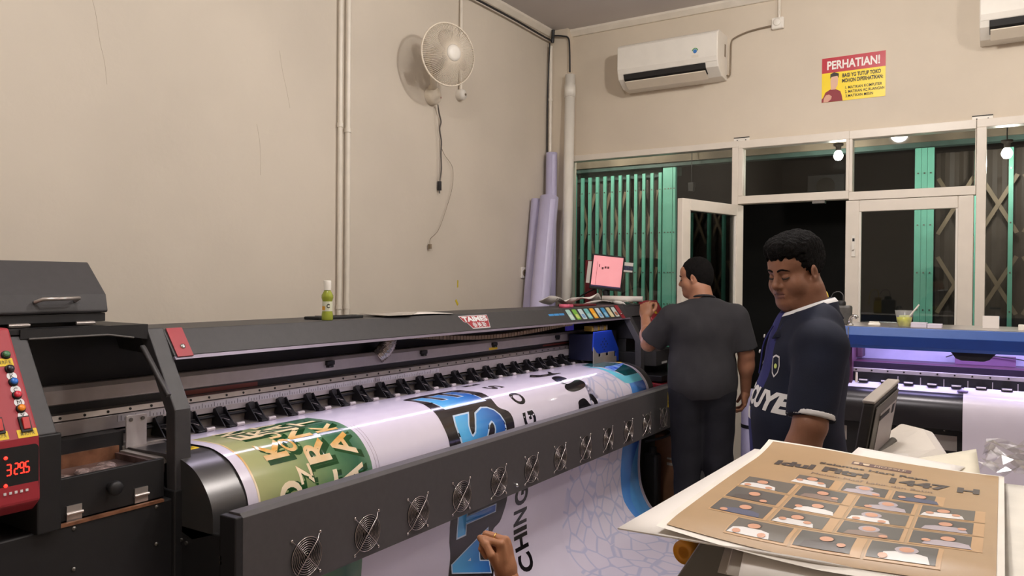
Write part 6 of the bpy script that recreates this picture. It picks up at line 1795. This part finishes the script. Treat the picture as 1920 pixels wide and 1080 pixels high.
ht2 = [.925, .935, .95, .99, .995, .96]
ins = [(.004, .012), (.11, .02), (.195, .085), (.15, .24), (.075, .29), (.022, .19)]
def lp(p, z): return O + rt * p[0] + away * p[1] + Vector((0, 0, z))
v = [lp(p, hb) for p in base_] + [lp(p, z) for p, z in zip(base_, ht)] + [lp(p, z) for p, z in zip(ins, ht2)]
f = [tuple(range(6))] + [(i, (i + 1) % 6, 6 + (i + 1) % 6, 6 + i) for i in range(6)] + [(6 + i, 6 + (i + 1) % 6, 12 + (i + 1) % 6, 12 + i) for i in range(6)] + [(12, 13, 14, 15), (12, 15, 16, 17)]
b = MB(); b.add(v, f); b.build('scanner_lid', m_cw, t, bevel=.008)
b = MB(); b.prism([tuple((O + rt * p[0] * .97 + away * p[1])[:2]) for p in [(.02, .02), (.12, .0), (.23, .04), (.25, .2), (.1, .34), (.02, .22)]], 'z', .80, .855); b.build('scanner_bed', m_cw, t, bevel=.01)
b = MB(); b.box(-.46, -.05, 3.0, 3.45, 0.0, .80); b.build('copier_body', m_cw, t, bevel=.01)
b = MB(); b.box(-.44, -.1, 2.995, 3.0, .60, .63); b.box(-.44, -.1, 2.995, 3.0, .35, .38); b.build('tray_gap', m_black, t)

# ================================================================ stack of prints in the foreground
t = thing('worktable', 'grey bench with black edge under the stack of printed sheets', 'table', (-.05, 1.4, 0))
m_bench = mat('bench_grey', (112, 108, 102), .5, var=.04)
b = MB(); b.prism([(-.385, 1.138), (-.455, 1.02), (-.455, .98), (.5, .98), (.5, 1.138)], 'y', 1.15, 1.72); b.build('bench_top', m_bench, t, bevel=.006)
b = MB(); b.box(-.40, .45, 1.2, 1.68, 0, .98); b.build('bench_body', mat('bench_body', (84, 82, 80), .5), t, bevel=.006)
b = MB(); b.cyl((-.455, 1.15, 1.0), (-.455, 1.70, 1.0), .026, n=16); b.build('edge_roll', m_black, t)
b = MB(); b.box(-.30, -.285, 1.143, 1.15, .985, 1.137); b.build('front_seam', m_black, t)
t = thing('amber_tape', 'roll of amber tape at the bench edge under the white card', 'tape', (-.42, 1.4, 1.06))
b = MB(); b.lathe([(.009, -.012), (.019, -.012), (.019, .012), (.009, .012), (.009, -.012)], (-.424, 1.20, 1.099), 28, axis=(.2, 1, 0)); b.build('tape_ring', mat('amber', (232, 156, 44), .25), t)
Z0 = 1.142
def droop(y): return -.03 * max(0, (1.145 - y) / .07) ** 1.6
def dr(y0, y1): return lambda u, v: droop(y0 + (y1 - y0) * v)
sheet_thing('card_sheet', 'large blank white card sticking out at left of the stack', 'card', [(-.468, 1.762), (-.12, 1.72), (-.12, 1.10), (-.489, 1.074)], Z0 + .0135, m_paper, .002)
for k in range(4):
    dx, dy = rg.uniform(-.012, .012), rg.uniform(-.01, .01)
    lab = ['bottom', 'second', 'third', 'upper'][k] + ' white sheet drooping at the front edge below the photo poster'
    sheet_thing('paper_sheet', lab, 'paper', [(-.385 + dx, 1.66), (-.03, 1.66), (-.02 + dx, 1.075 - .006 * k), (-.35 + dx + .012 * k, 1.085 - .004 * k + dy)], Z0 + .002 + .0026 * k, m_paper if k % 2 else m_paperg, .001, h=dr(1.66, 1.08), n=14)
sheet_thing('photo_poster', 'brown printed sheet just peeking out left of the photo poster', 'poster', [(-.436, 1.70), (-.10, 1.68), (-.10, 1.40), (-.42, 1.42)], Z0 + .021, mat('print_brown_a', (158, 126, 92), .45), .001)
sheet_thing('paper_sheet', 'white sheet corner rising behind the photo poster', 'paper', [(-.268, 1.868), (-.06, 1.79), (-.10, 1.60), (-.28, 1.63)], Z0 + .0185, m_paper, .001, h=lambda u, v: .005 * (1 - v))
pg = sheet_thing('photo_print', 'green and dark photo print with pale border behind the photo poster', 'photo print', [(-.185, 1.80), (-.045, 1.955), (-.03, 1.70), (-.17, 1.66)], Z0 + .0155, mat('border_cream', (224, 216, 196), .5), .001, h=lambda u, v: .016 * (1 - v) * u)
b = MB()
def pgp(u, v):
    TL, TR, BR, BL = [Vector(c) for c in ((-.185, 1.80, 0), (-.045, 1.955, 0), (-.03, 1.70, 0), (-.17, 1.66, 0))]
    p = (TL * (1 - u) + TR * u) * (1 - v) + (BL * (1 - u) + BR * u) * v
    return (p.x, p.y, Z0 + .0163 + .016 * (1 - v) * u)
b.sheet([[pgp(u, v) for u in np.linspace(.12, .88, 8)] for v in np.linspace(.1, .95, 6)]); b.build('photo_picture', mat('leafy_photo', (50, 56, 48), .4, rgb2=(92, 110, 40), scale=18), pg, recalc=False)
p2 = sheet_thing('photo_poster', 'brown poster at the far right under the plastic wrap', 'poster', [(.0, 1.735), (.36, 1.74), (.36, 1.10), (-.02, 1.09)], Z0 + .012, mat('poster_rim', (232, 226, 214), .5), .001)
b = MB(); b.box(.0, .35, 1.10, 1.715, Z0 + .0125, Z0 + .0130); b.build('poster_print', mat('print_brown_b', (164, 136, 110), .45), p2)
b = MB(); b.add([(.03, 1.10, Z0 + .0136), (.35, 1.10, Z0 + .0136), (.35, 1.44, Z0 + .0136), (.12, 1.50, Z0 + .0136)], [(0, 1, 2, 3)]); b.build('poster_picture', mat('print_grey_b', (124, 112, 110), .45), p2)
# the photo poster on top
PXL, PXR, PYT, PYB = -.432, .006, 1.742, 1.085
def ph(x, y):
    u, v = (x - PXL) / (PXR - PXL), (PYT - y) / (PYT - PYB)
    z = Z0 + .029
    z += .016 * max(0, 1 - v / .25) ** 2 * max(0, 1 - u / .5) ** 1.2
    z += droop(y) * min(1, .15 + u * 1.6) * .8
    z += .004 * math.sin(u * 5 + v * 3)
    return z
def ppos(x, y, off=0.0): return (x, y, ph(x, y) + off)
def lay2(mb, V, F, m, off, step=.02):
    bm = bmesh.new(); vs = [bm.verts.new((p[0], p[1], 0)) for p in V]
    for f in F:
        try: bm.faces.new([vs[i] for i in f])
        except ValueError: pass
    if any(len(f.verts) > 4 for f in bm.faces): bmesh.ops.triangulate(bm, faces=bm.faces)
    for ax in (0, 1):
        lo, hi = min(p[ax] for p in V), max(p[ax] for p in V); k = math.floor(lo / step) + 1
        while k * step < hi:
            bmesh.ops.bisect_plane(bm, geom=bm.verts[:] + bm.edges[:] + bm.faces[:], plane_co=(k * step, k * step, 0), plane_no=(1 - ax, ax, 0)); k += 1
    bm.verts.index_update()
    mb.add([ppos(v.co.x, v.co.y, off) for v in bm.verts], [[v.index for v in f.verts] for f in bm.faces], m, True); bm.free()
pcols = [(236, 230, 220), (170, 138, 98), (74, 68, 62), (92, 84, 74), (190, 150, 104), (208, 150, 118), (226, 222, 220), (176, 164, 172), (70, 74, 104), (128, 104, 92), (92, 54, 52), (214, 190, 160), (60, 46, 40)]
pm = [mat('poster_ink_%d' % i, c, .42, var=.03) for i, c in enumerate(pcols)]
pb = MB()
nx, ny = 22, 30
pb.sheet([[ppos(x, y, -.0006) for x in np.linspace(PXL, PXR, nx)] for y in np.linspace(PYT, PYB, ny)], 0)
def R2(x0, x1, y0, y1, m, off): lay2(pb, [(x0, y0), (x1, y0), (x1, y1), (x0, y1)], [(0, 1, 2, 3)], m, off)
R2(PXL + .012, PXR - .009, PYB + .012, PYT - .012, 1, .0006)
def txt(s, x, y, w, h, m, bold=.02, off=.0014):
    V, F = text2d(s, w, h, bold); lay2(pb, [(x + p[0], y + p[1]) for p in V], F, m, off, .04)
V, F = rect2d(.105, .026, .002); lay2(pb, [(-.197 + p[0], 1.661 + p[1]) for p in V], F, 10, .001)
V, F = rect2d(.028, .014, .002); lay2(pb, [(-.232 + p[0], 1.661 + p[1]) for p in V], F, 11, .0014)
txt('R', -.232, 1.661, .009, .014, 10, .06, .0018); txt('NOZZLE', -.181, 1.661, .055, .013, 11, .01)
txt('Selamat Hari Raya', -.207, 1.616, .19, .02, 12, .03)
txt('Idul Fitri  1447 H', -.203, 1.573, .345, .042, 12, .05)
txt('Mohon Maaf Lahir dan Batin', -.20, 1.529, .2, .014, 9, 0)
def cell(x0, y1, w, h, k):
    x1, y0 = x0 + w, y1 - h
    R2(x0, x1, y0, y1, 4, .0010)
    R2(x0 + .002, x1 - .014 + .008 * (k % 2), y0 + .006, y1 - .002, 2 if k % 3 else 3, .0013)
    cx, cy = x0 + w * (.45 + .08 * ((k * 7) % 3 - 1)), y0 + .02
    sh = (6, 7, 8, 6, 9, 7, 6, 12, 6)[k % 9]
    V = [(cx - .03, y0 + .006), (cx + .03, y0 + .006), (cx + .026, cy + .006), (cx + .013, cy + .013), (cx - .013, cy + .013), (cx - .026, cy + .006)]
    lay2(pb, V, [tuple(range(6))], sh, .0016, .03)
    if k % 4 == 1:
        V, F = disc2d(.0145, 18, .0165); lay2(pb, [(cx + p[0], cy + .024 + p[1]) for p in V], F, 7, .0018, .05)
    else:
        V, F = disc2d(.0105, 16, .0125); lay2(pb, [(cx + p[0], cy + .030 + p[1]) for p in V], F, 12, .0018, .05)
    V, F = disc2d(.0092, 16, .0118); lay2(pb, [(cx + p[0], cy + .024 + p[1]) for p in V], F, 5, .0021, .05)
    for s in (-1, 1):
        if (k + s) % 3:
            V, F = disc2d(.006, 10, .0075); lay2(pb, [(cx + s * (.018 + .004 * (k % 3)) + p[0], y0 + .014 + .012 * ((k + s) % 2) + p[1]) for p in V], F, 5, .0021, .05)
k = 0
for x0, y1, n in ((-.318, 1.503, 3), (-.391, 1.432, 4), (-.391, 1.352, 4), (-.391, 1.272, 4), (-.341, 1.190, 3)):
    for i in range(n):
        cell(x0 + .094 * i * (.86 if n == 3 and y1 > 1.5 else 1), y1, .09 if not (n == 3 and y1 > 1.5) else .078, .066 if y1 > 1.5 else .074, k); k += 1
tag(pb.build('photo_poster', pm, recalc=False), 'brown greeting poster with a grid of portraits on top of the stack', 'poster', 'brown photo posters in the stack')
# crumpled clear wrap
g = []
for i in range(16):
    row = []
    for j in range(20):
        x, y = -.03 + .02 * j, 1.73 + .012 * i
        row.append((x + rg.uniform(-.009, .009), y + rg.uniform(-.006, .006), Z0 + .016 + .016 * abs(math.sin(j * 1.3 + i)) + rg.uniform(0, .022) + .0015 * i))
    g.append(row)
m_wrap = bpy.data.materials.new('cling_wrap'); m_wrap.use_nodes = True
nt = m_wrap.node_tree
nt.nodes.remove(nt.nodes['Principled BSDF'])
_o = nt.nodes['Material Output']; _mx = nt.nodes.new('ShaderNodeMixShader'); _t = nt.nodes.new('ShaderNodeBsdfTransparent'); _g = nt.nodes.new('ShaderNodeBsdfGlossy')
_g.inputs['Roughness'].default_value = .12; _mx.inputs[0].default_value = .3
nt.links.new(_t.outputs[0], _mx.inputs[1]); nt.links.new(_g.outputs[0], _mx.inputs[2]); nt.links.new(_mx.outputs[0], _o.inputs['Surface'])
b = MB(); b.sheet(g, 0, smooth=False); tag(b.build('cling_wrap', m_wrap, recalc=False), 'crumpled shiny clear plastic wrap at the right edge of the stack', 'plastic wrap')
# ================================================================ light
def lamp(name, loc, energy, col, r=.07, kind='POINT', rot=None, sx=None, sy=None):
    l = bpy.data.lights.new(name, kind); l.energy = energy; l.color = col
    if kind == 'POINT': l.shadow_soft_size = r
    if kind == 'AREA':
        l.shape = 'RECTANGLE'; l.size = sx; l.size_y = sy
    o = bpy.data.objects.new(name, l); COL.objects.link(o); o.location = loc
    if rot: o.rotation_euler = rot
    return o
WARM = (1.0, .955, .91)
lamp('ceiling_lamp', (-0.55, 3.3, 3.3), 92, WARM, .09)
lamp('ceiling_lamp', (-1.05, 1.0, 3.3), 84, WARM, .09)
lamp('ceiling_lamp', (1.1, 3.2, 3.3), 50, WARM, .09)
lamp('porch_bulb_and_fill', (-1.052, 6.2, 2.42), 20, (1, .95, .85), .04)
lamp('porch_bulb_and_fill', (0.012, 6.2, 2.35), 13, (1, .95, .85), .04)
lamp('porch_bulb_and_fill', (-2.9, 5.95, 2.85), 36, (1, .95, .85), .06)  # unseen fill light, added only to brighten the left gate
# LED bars inside the two printers
lamp('led_bar', (-2.2, 3.15, 1.262), 5.0, (.88, .78, 1.0), kind='AREA', rot=(0, -.55, 0), sx=.022, sy=3.2)
lamp('led_bar', (0.25, 4.47, 1.235), 7, (.60, .52, 1.0), kind='AREA', rot=(.75, 0, 0), sx=1.8, sy=.03)
lamp('led_bar', (0.25, 4.47, 1.19), 2.0, (.66, .58, 1.0), kind='AREA', rot=(-.15, 0, 0), sx=1.8, sy=.03)

w = bpy.data.worlds.new('night'); SC.world = w; w.use_nodes = True
w.node_tree.nodes['Background'].inputs[0].default_value = (.02, .02, .025, 1)
w.node_tree.nodes['Background'].inputs[1].default_value = .3

SC.view_settings.view_transform = 'Standard'
SC.view_settings.look = 'None'
SC.view_settings.exposure = -0.15
SC.view_settings.gamma = 1.0
SC.view_settings.use_curve_mapping = False
